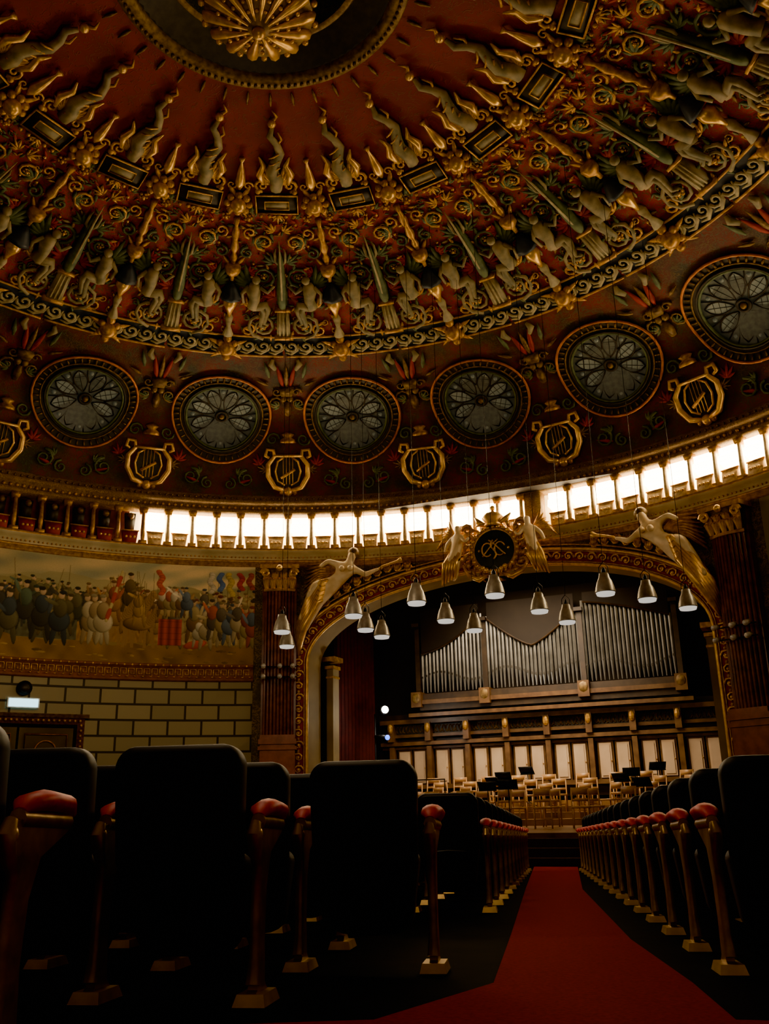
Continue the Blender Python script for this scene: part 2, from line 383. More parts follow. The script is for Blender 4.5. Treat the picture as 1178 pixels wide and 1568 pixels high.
for k in (-1,1):
    db(T,k*.1,sF-1.4,.11,GOLDD); spiral(T,k*.3,sF-1.15,.16,1.2,k,.04,GOLDD)
    leaf(T,k*.5,sF-.6,.6,math.pi/2-k*.2,.07,GREEN); leaf(T,k*.55,sF-.9,.4,math.pi/2-k*1.1,.06,GOLDD)
    dt(T,[(k*.3,sF-.25),(k*.42,sF-.05),(k*.36,sF+.12)],[.06,.1,.05],FIGC,.1)
    acanthus(T,k*.25,sF-1.7,1,.35,GREEN,math.pi/2-k*1.2)
dt(T,[(0,sF-2.0),(0,sF-1.75),(0,sF-1.5)],[.09,.13,.08],GOLDD,.08)
dt(T,[(0,SL+.95),(0,SL+1.05),(0,SL+1.12),(0,SL+1.22),(0,SL+1.3)],[.26,.24,.12,.2,.06],GOLD,.1,8)
sL=SL
for k in (-1,1):
    dt(T,[(k*.12,sL-.55),(k*.42,sL-.45),(k*.62,sL-.1),(k*.62,sL+.25),(k*.42,sL+.5),(k*.45,sL+.7),(k*.66,sL+.72),(k*.70,sL+.52),(k*.58,sL+.46)],[.08,.09,.09,.08,.07,.06,.06,.06,.045],GOLDB,.12,7)
    dt(T,[(k*.1,sL-.38),(k*.32,sL-.25),(k*.40,sL+.05),(k*.32,sL+.35),(k*.12,sL+.48)],.035,GOLDB,.12,6)
    acanthus(T,k*.68,sL+.1,1,.3,GOLDD,math.pi/2-k*1.3)
g.grid(lambda u,v:D(T,u*(1-.25*((v-sL)/.5)**2),v,.06),lin(-.42,.42,4),lin(sL-.42,sL+.5,5),DARK)
dt(T,[(-.45,sL+.52),(.45,sL+.52)],.045,GOLDB,.16)
for a in (-.15,-.05,.05,.15): dt(T,[(a,sL-.35),(a,sL+.5)],.012,GOLDB,.15,4)
dt(T,[(-.22,sL-.15),(.22,sL+.12)],.05,GOLD,.16)
db(T,0,sL-.58,.15,GOLDB,.1); db(T,-.2,sL-.6,.09,GOLD,.1); db(T,.2,sL-.6,.09,GOLD,.1)
for k in (-1,1):
    spiral(0,k*.85,SL-.2,.28,1.6,k,.045,GREEN,ph=math.pi/2)
    spiral(0,k*.35,SL-.38,.2,1.5,-k,.04,GREEN,ph=math.pi/2)
    leaf(0,k*.6,SL-.35,.5,math.pi-.3 if k<0 else .3,.06,REDO)
    acanthus(0,k*1.25,SL+.25,1,.4,REDO,math.pi/2+k*.3)
    acanthus(0,k*.55,SL-.05,1,.3,GREEN,math.pi/2-k*1.0)
    spiral(0,k*1.6,SW+.55,.25,1.5,k,.045,GOLDD); spiral(0,k*1.62,SW-.7,.22,1.5,k,.04,GREEN)
for th in (0,T):
    dt(th,[(0,SO-.45),(0,SO-.25),(0,SO-.12)],[.015,.04,.015],GOLDD,.03)
seg=g.mesh('dome_relief_segment'); par=empty('dome_relief_ornament')
for k in range(20):
    o=bpy.data.objects.new('relief_segment_%d'%(k+1),seg); S.collection.objects.link(o); o.rotation_euler=(0,0,-rad(18*k)); o.parent=par
# windows
g=MB()
def dring(r,tr,m,h,n=40,fl=None):
    P=[D(0,r*math.cos(2*math.pi*i/n),SW+r*math.sin(2*math.pi*i/n),h) for i in range(n)]
    g.tube(P,tr,m,6,fl,up=DN(0,0,SW),closed=True)
def disc(r0,r1,m,h,n=40):
    V=[];Fc=[]
    for r in (r0,r1):
        V+=[D(0,r*math.cos(2*math.pi*i/n),SW+r*math.sin(2*math.pi*i/n),h) for i in range(n)]
    for i in range(n): j=(i+1)%n; Fc.append((i,j,n+j,n+i))
    g.add(V,Fc,m)
ORIM=mat('orange_gilt_rim',(.62,.22,.04),(.40,.11,.02),5,.4,.4)
disc(.01,1.12,GLASS2,.03); disc(1.10,1.5,DARK,.08)
dring(1.08,.04,GREEN,.1); dring(1.14,.03,DARK,.12); dring(1.26,.025,GOLDD,.1); dring(1.50,.04,ORIM,.1); dring(.16,.05,DARK,.08); db(0,0,SW,.09,GOLDD,.1)
for i in range(44):
    w=2*math.pi*i/44; c,d=math.cos(w),math.sin(w)
    dt(0,[(1.3*c,SW+1.3*d),(1.44*c,SW+1.44*d)],.030,GOLDD,.11,4)
for i in range(8):
    w=2*math.pi*i/8+math.pi/8; c,d=math.cos(w),math.sin(w)
    L=[];Rr=[]
    for t in lin(0,1,7):
        q=.24+.74*t; b=.195*math.sin(math.pi*t)**.75*(.75+.45*t)
        L.append((q,b)); Rr.append((q,-b))
    def tf(q,b): return (q*c-b*d,SW+q*d+b*c)
    n=len(L); V=[D(0,*tf(*x),.05) for x in L]+[D(0,*tf(*x),.05) for x in Rr]
    g.add(V,[(i2,i2+1,n+i2+1,n+i2) for i2 in range(n-1)],GLASS1)
    dt(0,[tf(*x) for x in L],.022,DARK,.06,4); dt(0,[tf(*x) for x in Rr],.022,DARK,.06,4)
    dt(0,[tf(.3,0),tf(.92,0)],.008,DARK,.06,4)
    for q in (.45,.6,.75): dt(0,[tf(q,-.16),tf(q,.16)],.007,DARK,.055,4)
    w2=w+math.pi/8; c2,d2=math.cos(w2),math.sin(w2)
    for o_ in (-1,1):
        dt(0,[(.55*c2,SW+.55*d2),(.8*c2-o_*.1*d2,SW+.8*d2+o_*.1*c2),(1.03*c2-o_*.14*d2,SW+1.03*d2+o_*.14*c2)],.018,DARK,.06,4)
    g.ball(D(0,.88*c2,SW+.88*d2,.03),.07,GLASS1,8,4)
wm=g.mesh('round_window_mesh')
for k in range(20):
    o=bpy.data.objects.new('window_%d'%(k+1),wm); S.collection.objects.link(o); o.rotation_euler=(0,0,-rad(18*k))
# central rosette pendant
g=MB(); ZR=-.1
g.lathe([(0.05,16.4),(.05,15.2),(.35,15.15),(.8,15.0),(1.02,14.86),(1.0,14.80),(.85,14.78),(.6,14.66),(.3,14.52),(.12,14.42),(.01,14.38)],(0,0,ZR),GOLDD,40)
for i in range(14):
    w=2*math.pi*i/14; c,d=math.cos(w),math.sin(w)
    g.tube([(.2*c,.2*d,14.47+ZR),(.45*c,.45*d,14.56+ZR),(.75*c,.75*d,14.70+ZR),(.97*c,.97*d,14.80+ZR),(1.03*c,1.03*d,14.86+ZR)],[.02,.05,.10,.12,.05],GOLDB,8)
    for q in (.35,.55,.75): g.ball((q*math.cos(w+.224),q*math.sin(w+.224),14.45+.28*q+ZR),.045,GOLDB,6,4)
    g.ball((1.06*math.cos(w+.224),1.06*math.sin(w+.224),14.84+ZR),.07,GOLDB,6,4)
g.ball((0,0,14.38+ZR),(.13,.13,.12),GOLDB,10,8)
g.obj('dome_center_rosette')
g=MB()
for i in range(120):
    w=2*math.pi*i/120; g.ball((2.75*math.cos(w),2.75*math.sin(w),15.58),.045,GOLDD,6,4)
for i in range(36):
    w=2*math.pi*i/36
    g.tube([(1.6*math.cos(w),1.6*math.sin(w),16.35),(1.3*math.cos(w+.08),1.3*math.sin(w+.08),16.36),(1.15*math.cos(w-.05),1.15*math.sin(w-.05),16.38)],[.03,.08,.03],GOLDD,5)
g.obj('trim_oculus')
# ---------------------------------------------------------------- walls
HWA,SPR,RISE=5.8,4.7,2.5
THA=math.degrees(math.asin(HWA/14))
FZ=-1.2
def floorz(y): return .08-.0338*(y+11.54)
def wall(name,t0,t1,z0,z1,m,h=0):
    us=lin(t0,t1,max(2,int(abs(t1-t0)/1.5))); b=MB(); b.grid(lambda u,v:W(u,v,h),us,[z0,z1],m)
    me=b.mesh(name); uv=me.uv_layers.new(name='UVMap')
    for l in me.loops:
        c=me.vertices[l.vertex_index].co
        t=math.atan2(c.x,c.y)
        if t1>180 and t<0: t+=2*math.pi
        uv.data[l.index].uv=(t*14,c.z)
    o=bpy.data.objects.new(name,me); S.collection.objects.link(o); return o
wall('wall_left',-150,-26,FZ,4.2,STONE); wall('wall_right',26,150,FZ,4.2,STONE); wall('wall_back',150,210,FZ,9.9,STONE)
wall('wall_right_upper',31,150,4.66,7.7,mat('right_mural_paint',(.22,.28,.25),(.25,.18,.08),.8,.7))
wall('wall_left_upper',-150,-84.9,4.66,7.7,OCHRE)
g=MB()
def archz(x):
    x=min(abs(x),HWA); return SPR+RISE*math.sqrt(max(0,1-(x/HWA)**2))
for sg in (-1,1):
    g.grid(lambda u,v:W(sg*u,v),[THA,26,28,31.2],lin(FZ,7.7,6),SPAND)
N=60
V=[];Fc=[]
for i in range(N+1):
    u=-1+2*i/N; x=HWA*math.sin(u*math.pi/2); th=math.degrees(math.asin(x/14))
    V+= [W(th,archz(x)),W(th,7.7)]
for i in range(N): Fc.append((2*i,2*i+2,2*i+3,2*i+1))
g.add(V,Fc,SPAND)
A=[(-HWA,FZ),(-HWA,1),(-HWA,3)]+[(HWA*math.sin(t),SPR+RISE*math.cos(t)) for t in lin(-math.pi/2,math.pi/2,48)]+[(HWA,3),(HWA,1),(HWA,FZ)]
def Y(x): return math.sqrt(14*14-x*x)
V=[];n=len(A)
for x,z in A: V.append((x,Y(x),z))
for x,z in A: V.append((x*.99,Y(x)+.75,z-.03))
g.add(V,[(i,i+1,n+i+1,n+i) for i in range(n-1)],OCHRE)
V=[]
for x,z in A: V.append((x*.99,Y(x)+.75,z-.03))
for x,z in A:
    V.append((x*1.25,Y(x)+.75,z+1.6*max(0,z-SPR)/RISE))
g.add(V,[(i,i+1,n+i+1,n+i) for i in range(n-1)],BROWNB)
g.obj('wall_front',autos=True)
# arch band
g=MB()
def arch_off(o):
    out=[]
    for i,(x,z) in enumerate(A):
        if z<=SPR or abs(x)>=HWA*.9999: nx,nz=(1 if x>0 else -1),0
        else:
            nx,nz=x/HWA**2,(z-SPR)/RISE**2; l=math.hypot(nx,nz); nx/=l;nz/=l
        out.append((x+nx*o,z+nz*o))
    return out
def PW(x,z,h): 
    y=Y(x); k=(14-h)/14; return Vector((x*k,y*k,z))
for o1,o2,m,h in ((0,.44,REDO,.10),):
    a1,a2=arch_off(o1),arch_off(o2)
    V=[PW(x,z,h) for x,z in a1]+[PW(x,z,h) for x,z in a2]
    g.add(V,[(i,i+1,n+i+1,n+i) for i in range(n-1)],m)
    V=[PW(x,z,h) for x,z in a1]+[PW(x,z,-.3) for x,z in a1]
    g.add(V,[(i,i+1,n+i+1,n+i) for i in range(n-1)],GOLDD)
for o,r,m in ((.0,.05,GOLDB),(.44,.055,GOLDB),(.37,.02,GOLD),(.07,.02,GOLD),(.56,.03,GOLD)):
    g.tube([PW(x,z,.12) for x,z in arch_off(o)],r,m,6,up=(0,-1,0))
c=arch_off(.22); P=[Vector((x,0,z)) for x,z in c]; L=[0]
for i in range(1,len(P)): L.append(L[-1]+(P[i]-P[i-1]).length)
def at(d):
    x=float(np.interp(d,L,[q.x for q in P])); z=float(np.interp(d,L,[q.z for q in P])); return x,z
d=1.5;k=1
while d<L[-1]-1.5:
    x,z=at(d); pts=[];rr=[]
    for i in range(10):
        t=i/9; w=k*t*8+ (0 if k>0 else math.pi); q=.14*(1-.8*t)
        pts.append(PW(x+q*math.cos(w),z+q*math.sin(w),.13)); rr.append(.034*(1-.4*t))
    g.tube(pts,rr,GOLDB,5,up=(0,-1,0)); g.ball(PW(x,z,.13),.05,GOLDB,6,4)
    x,z=at(d+.17); g.ball(PW(x,z,.13),.055,GOLD,6,4)
    d+=.34;k=-k
g.obj('trim_proscenium_arch')
# meander trim + cornices
g=MB()
def ringp(prof_,t0,t1,m,n=None):
    n=n or max(2,int(abs(t1-t0)/1.5)); V=[];Fc=[]; K=len(prof_)
    us=lin(t0,t1,n)
    for u in us:
        for h,z in prof_: V.append(W(u,z,h))
    for i in range(n):
        for j in range(K-1): Fc.append((i*K+j,(i+1)*K+j,(i+1)*K+j+1,i*K+j+1))
    g.add(V,Fc,m)
MEA=mat('meander_ground',(.30,.10,.02),(.2,.07,.015),6,.6)
for t0,t1 in ((-150,-31),(31,150)):
    ringp([(0,4.18),(.10,4.2),(.10,4.26),(.04,4.28),(.04,4.58),(.12,4.6),(.14,4.66),(0,4.7)],t0,t1,MEA)
for t in np.arange(-75,-31,.9):
    for seq in ([(-.09,4.31),(-.09,4.53),(.07,4.53),(.07,4.38),(-.02,4.38),(-.02,4.45)],[(.07,4.31),(.13,4.31)]):
        g.tube([W(t,z,.06,a=a) for a,z in seq],.017,GOLDB,4,up=W(t,0,1)-W(t,0,0))
    g.ball(W(t,4.63,.13),.035,GOLDB,6,4)
g.obj('trim_meander')
g=MB()
CR2=mat('cornice_ivory',(.62,.51,.28),(.47,.38,.19),2,.6)
ringp([(0,7.66),(.06,7.7),(.06,7.76),(.16,7.80),(.16,7.86),(.10,7.88)],-180,180,GOLD)
ringp([(.10,7.88),(.10,8.02),(.22,8.06),(.26,8.14)],-180,180,CR2)
ringp([(.26,8.14),(.28,8.20),(-.4,8.22)],-180,180,GOLD)
ringp([(-.4,8.22),(-.4,9.36)],-46.5,60,NICHEGLOW); ringp([(-.4,8.22),(-.4,9.36)],60,313.5,LAMPOFF)
ringp([(-.4,9.36),(.05,9.36),(.08,9.42),(.08,9.5),(.02,9.52),(.02,9.62),(.16,9.66),(.20,9.76),(.12,9.80),(.10,9.9),(0,10.0)],-180,180,CORN)
for t in np.arange(-90,61,.75):
    g.ball(W(t,9.57,.04),.055,GOLD,6,4)
    g.ball(W(t+.3,9.85,.13),.04,GOLDD,5,4)
for t in np.arange(-90,61,.5): g.ball(W(t,7.95,.12),.03,GOLD,5,4)
g.obj('trim_cornice')
# lamp loggia
g=MB(); gl=MB()
def wtrap(b,t,z0,z1,w0,w1,h0,h1,m,ac=0,h1b=None):
    V=[]
    hb_=h1 if h1b is None else h1b
    for h,k in ((h0,h0),(h1,hb_)):
        V+=[W(t,z0,k,a=ac-w0),W(t,z0,k,a=ac+w0),W(t,z1,h,a=ac+w1),W(t,z1,h,a=ac-w1)]
    b.add(V,[(4,5,6,7),(0,1,5,4),(1,2,6,5),(2,3,7,6),(3,0,4,7)],m)
bays=[-88.5+3*i for i in range(50)]
for t in bays:
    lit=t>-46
    if lit and abs(t-4.5)<1: 
        wtrap(g,t,8.2,9.36,.25,.25,-.3,.1,CORN); continue
    tp=t+1.5
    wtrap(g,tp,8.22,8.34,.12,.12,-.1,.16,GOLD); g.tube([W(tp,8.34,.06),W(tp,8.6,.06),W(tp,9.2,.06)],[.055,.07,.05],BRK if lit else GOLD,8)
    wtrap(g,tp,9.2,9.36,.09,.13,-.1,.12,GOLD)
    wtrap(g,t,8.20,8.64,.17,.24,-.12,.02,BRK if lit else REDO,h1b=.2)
    for a in (-.12,0,.12): g.ball(W(t,8.42,.12,a=a),.045,GOLDB,6,4)
    g.tube([W(t,8.64,.03,a=-.26),W(t,8.64,.03,a=.26)],.025,GOLD,5)
    if lit:
        wtrap(gl,t,8.70,8.86,.17,.26,-.26,.03,LAMPW); wtrap(gl,t,8.86,9.06,.29,.27,-.26,.05,LAMPW); wtrap(gl,t,9.06,9.26,.25,.25,-.26,.02,LAMPW)
    else:
        wtrap(g,t,8.7,9.22,.12,.16,-.3,-.1,DARK); g.ball(W(t,9.1,0),.1,GOLDD)
g.obj('trim_loggia'); gl.obj('cornice_lamp')
# ---------------------------------------------------------------- mural
def mural():
    t0,t1,z0,z1=-85,-31,4.66,7.7
    NX,NZ=1080,244
    rs=np.random.RandomState(5); yy,xx=np.mgrid[0:NZ,0:NX].astype(float)
    vx=(xx/NX*54-25)/29.0
    vz=yy/NZ; q_=NZ/200.
    def nz(fx,fz,k):
        r=np.random.RandomState(k); a=np.zeros_like(xx)
        for i in range(12):
            p1,p2,q1,q2=r.rand(4); a+=np.sin(xx/NX*fx*(.5+p1)*6+vz*fz*(q1-.5)*6+q2*6.28+p2*9+1.5*np.sin(xx/NX*fx*3+q1*6))
        return a/4
    img=np.zeros((NZ,NX,3))
    sky=np.array([.27,.27,.17]); hi=np.array([.56,.43,.21])
    c=np.clip(.5+.6*nz(5,14,1),0,1)[...,None]; img[:]=sky*(1-c)+hi*c
    img*= (.75+.5*np.clip(vx,0,1))[...,None]
    for kk,(hb_,cc) in enumerate(((.76,(.26,.23,.12)),(.70,(.20,.17,.08)),(.62,(.22,.14,.05)))):
        hill=hb_+.06*np.sin(vx*(7+3*kk)+kk)+.015*nz(12,0,2+kk); m=vz<hill; img[m]=img[m]*.3+np.array(cc)*.7
    mm=(vz<.58+.03*nz(8,0,9))&(vz>.2)
    mot=(nz(60,40,13)*.5+nz(40,50,14)*.5)[...,None]
    base=np.where((vx<.28)[...,None],np.array([.08,.08,.05]),np.where((vx<.6)[...,None],np.array([.25,.14,.05]),np.array([.30,.22,.11])))
    img[mm]=(base*(1+.3*mot))[mm]
    ground=vz<.19+.02*nz(8,0,3); img[ground]=(np.array([.20,.115,.035])*(1+.25*nz(14,10,4)[...,None]))[ground]
    def ell(cx,cz,rx,rz,col,sh=.5,tilt=0):
        R=max(rx,rz)+1
        x0,x1=int(max(0,cx-R)),int(min(NX,cx+R+1)); a0,a1=int(max(0,cz-R)),int(min(NZ,cz+R+1))
        if x1<=x0 or a1<=a0: return
        X=xx[a0:a1,x0:x1]-cx;Z=yy[a0:a1,x0:x1]-cz
        ct,st=math.cos(tilt),math.sin(tilt); X,Z=X*ct+Z*st,Z*ct-X*st
        q=(X/rx)**2+(Z/rz)**2; m=q<1
        s=(1-sh*.5+sh*(Z/rz*.35+X/rx*.35))*np.where(q>.75,.72,1)
        sub=img[a0:a1,x0:x1]; sub[m]=(np.array(col)*s[...,None])[m]
    def line(xa,za,xb,zb,w,col):
        n=int(max(abs(xb-xa),abs(zb-za))+1)
        for t in np.linspace(0,1,n): 
            x=int(xa+(xb-xa)*t);z=int(za+(zb-za)*t)
            if x<0 or z<0: continue
            img[max(0,z-w):z+w+1,max(0,x-w):x+w+1]=col
    def vcol(pals): return np.array(pals[rs.randint(len(pals))])*(.75+.5*rs.rand())
    dk=[(.07,.075,.045),(.11,.10,.055),(.05,.05,.04),(.15,.12,.055),(.08,.12,.08),(.22,.17,.08),(.05,.07,.08)]
    md=[(.34,.17,.055),(.24,.14,.06),(.44,.27,.10),(.14,.10,.05),(.32,.09,.035),(.50,.36,.17)]
    lt=[(.55,.45,.28),(.42,.33,.17),(.66,.56,.38),(.28,.17,.08),(.46,.12,.06),(.16,.14,.11),(.56,.45,.22),(.14,.19,.24)]
    def X(v): return (v*29+25)/54*NX
    def person(x,zf,h,pal,lean=0):
        zf*=q_;h*=q_; col=vcol(pal); c2=vcol(pal); w=h*.14; ln=rs.uniform(-.22,.22)+lean
        for k in (-1,1): ell(x+k*w*.5*(1+rs.rand()),zf+h*.2,w*.35,h*.22,col*.7,.6,k*.15)
        ell(x,zf+h*.42,w*(1.05+.4*rs.rand()),h*.2,col,.8,ln); ell(x+ln*h*.2,zf+h*.64,w*.9,h*.17,c2*1.05,.8,ln)
        k=1 if rs.rand()<.5 else -1
        ell(x+k*w*1.1+ln*h*.2,zf+h*(.6+.25*rs.rand()),w*.26,h*.15,c2*1.3,.5,-k*rs.uniform(.2,1.3))
        hx=x+ln*h*.38
        ell(hx,zf+h*.87,h*.055,h*.07,(.56,.37,.21)); ell(hx-k*h*.02,zf+h*.92,h*.063,h*.038,col*.45)
    def horse(x,zf,s,col,d=1):
        zf*=q_;s*=q_
        for k in (-.34,-.2,.2,.36): line(x+k*s,zf+s*.5,x+k*s+d*rs.randint(-6,8),zf,int(max(1,s*.035)),np.array(col)*.6)
        ell(x,zf+s*.60,s*.42,s*.19,col,.9)
        for t in np.linspace(0,1,9): ell(x+d*s*(.32+.22*t),zf+s*(.68+.36*t),s*(.12-.04*t),s*.12,col)
        ell(x+d*s*.63,zf+s*1.02,s*.15,s*.06,col,.5,-d*.5); ell(x-d*s*.45,zf+s*.5,s*.05,s*.2,np.array(col)*.6)
    order=[]
    for row,(zf,h,n) in enumerate(((92,50,70),(76,64,62),(58,78,46),(40,92,26))):
        for i in range(n):
            v=-.85+1.87*(i+rs.rand())/n; z=zf+rs.uniform(-9,9); order.append((z,v,h*(.82+.36*rs.rand())))
    order.sort(reverse=True)
    for z,v,h in order:
        if v<.28 and rs.rand()<.12 and z<80: horse(X(v),z,h*.85,np.array(dk[rs.randint(4)])*1.3,rs.choice([-1,1])); person(X(v),z+h*.42,h*.85,dk); continue
        if .4<v<.58 and rs.rand()<.3: horse(X(v),z,h*.8,(.40,.24,.11),1); person(X(v),z+h*.42,h*.85,md); continue
        if .30<v<.40 and z<60: continue
        person(X(v),z,h,dk if v<.3 else (md if v<.6 else lt))
    for i in range(26):
        v=rs.choice([rs.uniform(-.8,.25),rs.uniform(.4,.6)]); x=X(v); line(x,(95+rs.randint(15))*q_,x+rs.randint(-22,22),(140+rs.randint(45))*q_,0,(.10,.07,.03))
    for v in (.33,.355,.38): person(X(v),34,100,[(.55,.46,.28),(.44,.32,.17)])
    for t in np.linspace(0,1,80):
        ell(X(.445)-t*30,(176-t*96)*q_,3+2.5*math.sin(t*9)**2,4,(.46,.06,.03) if int(t*9)%3 else (.52,.42,.18))
    for a in range(62):
        img[int(38*q_)+a,int(X(.605)):int(X(.70))]=np.array((.40,.06,.03))*(.7+.3*np.sin(np.arange(int(X(.605)),int(X(.70)))*.35))[:,None]*(1 if a%14 else .5)
    ell(X(.65),102*q_,32,11,(.52,.36,.17)); 
    for v in (.612,.64,.668,.69,.715): person(X(v),92,64,lt)
    ell(X(.755),40*q_,28,10,(.56,.10,.05),.6,.2); person(X(.765),34,62,[(.70,.62,.42)],.4); person(X(.80),30,84,lt)
    for v,cl in ((.84,(.10,.18,.36)),(.88,(.60,.43,.09)),(.925,(.55,.06,.04)),(.59,(.54,.10,.05)),(.965,(.48,.10,.05)),(.80,(.58,.50,.34))):
        x=X(v); line(x,70*q_,x+3,(172+rs.randint(14))*q_,0,(.07,.045,.025)); hh=rs.randint(18,34)
        for t in range(hh): ell(x+6+4*math.sin(t*.35+v*40)+t*.15,(182-t*1.4)*q_,7,4,np.array(cl)*(.7+.5*rs.rand()))
    for v in (.83,.86,.895,.93,.965,.99): person(X(v),34+18*rs.rand(),86,lt)
    for i in range(11): person(X(-.8+i*.1+rs.rand()*.04),24+14*rs.rand(),96+14*rs.rand(),dk)
    for i in range(50): ell(X(rs.uniform(-.8,1)),rs.uniform(4,30)*q_,rs.uniform(4,14),rs.uniform(1,3),np.array([.32,.20,.07])*rs.uniform(.4,1.5))
    b=img.copy()
    for ax in (0,1): b=(np.roll(b,1,ax)+b*2+np.roll(b,-1,ax))/4
    img=b*.4+img*.6
    img*=(1+.12*(rs.rand(NZ,NX,1)-.5)); img*=1.4
    img=np.clip(img,0.004,1)
    us=rad(1)*(t0+(t1-t0)*np.arange(NX)/(NX-1)); zs=z0+(z1-z0)*np.arange(NZ)/(NZ-1)
    co=np.zeros((NZ,NX,3)); co[...,0]=13.98*np.sin(us)[None]; co[...,1]=13.98*np.cos(us)[None]; co[...,2]=zs[:,None]
    i=np.arange(NZ*NX).reshape(NZ,NX)
    fa=np.stack([i[:-1,:-1],i[:-1,1:],i[1:,1:],i[1:,:-1]],-1).reshape(-1,4)
    me=bpy.data.meshes.new('mural'); me.vertices.add(NZ*NX); me.vertices.foreach_set('co',co.ravel())
    me.loops.add(fa.size); me.loops.foreach_set('vertex_index',fa.ravel())
    me.polygons.add(len(fa)); me.polygons.foreach_set('loop_start',np.arange(0,fa.size,4)); me.update(calc_edges=True)
    ca=me.color_attributes.new('paint','FLOAT_COLOR','POINT')
    ca.data.foreach_set('color',np.concatenate([img,np.ones((NZ,NX,1))],-1).ravel())
    m,nt,b=newmat('mural_fresco'); a=nt.nodes.new('ShaderNodeAttribute'); a.attribute_name='paint'
    nt.links.new(a.outputs['Color'],b.inputs['Base Color']); b.inputs['Roughness'].default_value=.7
    me.materials.append(m); o=bpy.data.objects.new('history_mural',me); S.collection.objects.link(o)
mural()
# ---------------------------------------------------------------- columns
def column(sg):
    t=sg*27.9; e=empty('marble_column'); g=MB()
    c=W(t,0,.28)
    M=Matrix.Rotation(-rad(t),3,'Z')
    def bx(x,y,z0,z1,sx,sy,m,taper=1): 
        q=M@Vector((x,y,0)); g.box((c.x+q.x,c.y+q.y,(z0+z1)/2),(sx,sy,z1-z0),m,M,taper)
    bx(0,.2,FZ,7.6,1.02,.3,MARBLE)
    for i in range(9):
        a=-.40+.1*i; q=M@Vector((a,-.12+.7*a*a,0)); g.tube([(c.x+q.x,c.y+q.y,2.62),(c.x+q.x*.97,c.y+q.y*.97,6.85)],[.052,.046],MARBLE,8)
    bx(0,-.0,2.5,2.62,1.0,.5,PINK);bx(0,.02,2.36,2.5,1.08,.6,PINK); bx(0,.05,FZ,2.36,1.0,.56,PINK); bx(0,.05,2.2,2.3,1.1,.66,PINK)
    def P(x,y,z):
        q=M@Vector((x,y,0)); return Vector((c.x+q.x,c.y+q.y,z))
    g.tube([P(x,-.16+.5*x*x,6.88) for x in lin(-.46,.46,6)],.045,GOLDB,6)
    V=[];
    for z,w,y in ((6.9,.42,-.12),(7.1,.40,-.14),(7.35,.46,-.22),(7.5,.56,-.3)):
        V+=[P(x*w,y+.25*x*x*w,z) for x in lin(-1,1,8)]
    g.add(V,[(j*9+i,j*9+i+1,(j+1)*9+i+1,(j+1)*9+i) for j in range(3) for i in range(8)],GOLDD)
    bx(0,-.02,7.5,7.62,1.16,.62,GOLD)
    for z,k,s_ in ((6.92,5,.28),(7.1,4,.26)):
        for i in range(k):
            x=-.38+.76*i/(k-1); y=-.16+.3*x*x
            for dx in (-.05,0,.05): g.tube([P(x+dx*.4,y,z),P(x+dx,y-.05,z+s_*.6),P(x+dx*1.6,y-.12,z+s_),P(x+dx*1.6,y-.17,z+s_*.85)],[.05,.06,.045,.02],GOLDB,5)
    for k in (-1,1):
        pts=[];
        for i in range(12):
            q=i/11; w=q*9; r=.14*(1-.75*q); pts.append(P(k*(.43+r*math.cos(w)),-.3,7.36+r*math.sin(w)))
        g.tube(pts,[.045]*12,GOLDB,6)
    g.ball(P(0,-.35,7.5),.1,GOLDB)
    g.obj('shaft_and_capital',e,autos=True)
    g=MB()
    for zz in (4.55,4.25):
        for x in (-.42,.05,.42):
            g.tube([P(x,-.35,zz+.05),P(x,-.55,zz-.02)],[.05,.07],WHITEM,10)
        g.tube([P(-.55,-.3,zz),P(.55,-.3,zz)],.02,METALB,6)
    g.obj('clamp_spotlights',e)
column(-1); column(1)
# ---------------------------------------------------------------- skinned statues
def skin(name,J,E,m,parent=None,sub=1):
    names=list(J); me=bpy.data.meshes.new(name)
    me.from_pydata([J[k][0] for k in names],[(names.index(a),names.index(b)) for a,b in E],[])
    o=bpy.data.objects.new(name,me); S.collection.objects.link(o); o.parent=parent
    md=o.modifiers.new('skin','SKIN'); sv=me.skin_vertices[0].data if len(me.skin_vertices) else None
    if sv is None:
        import bmesh
        bm=bmesh.new(); bm.from_mesh(me); bm.verts.layers.skin.verify(); bm.to_mesh(me); bm.free(); sv=me.skin_vertices[0].data
    for i,k in enumerate(names):
        r=J[k][1]; sv[i].radius=(r,r); sv[i].use_root=(i==0)
    md.use_smooth_shade=True
    s2=o.modifiers.new('sub','SUBSURF'); s2.levels=sub; s2.render_levels=sub
    me.materials.append(m); return o
NUDE=mat('gilded_ivory_statue',(.92,.74,.44),(.76,.55,.27),4,.45,.08)
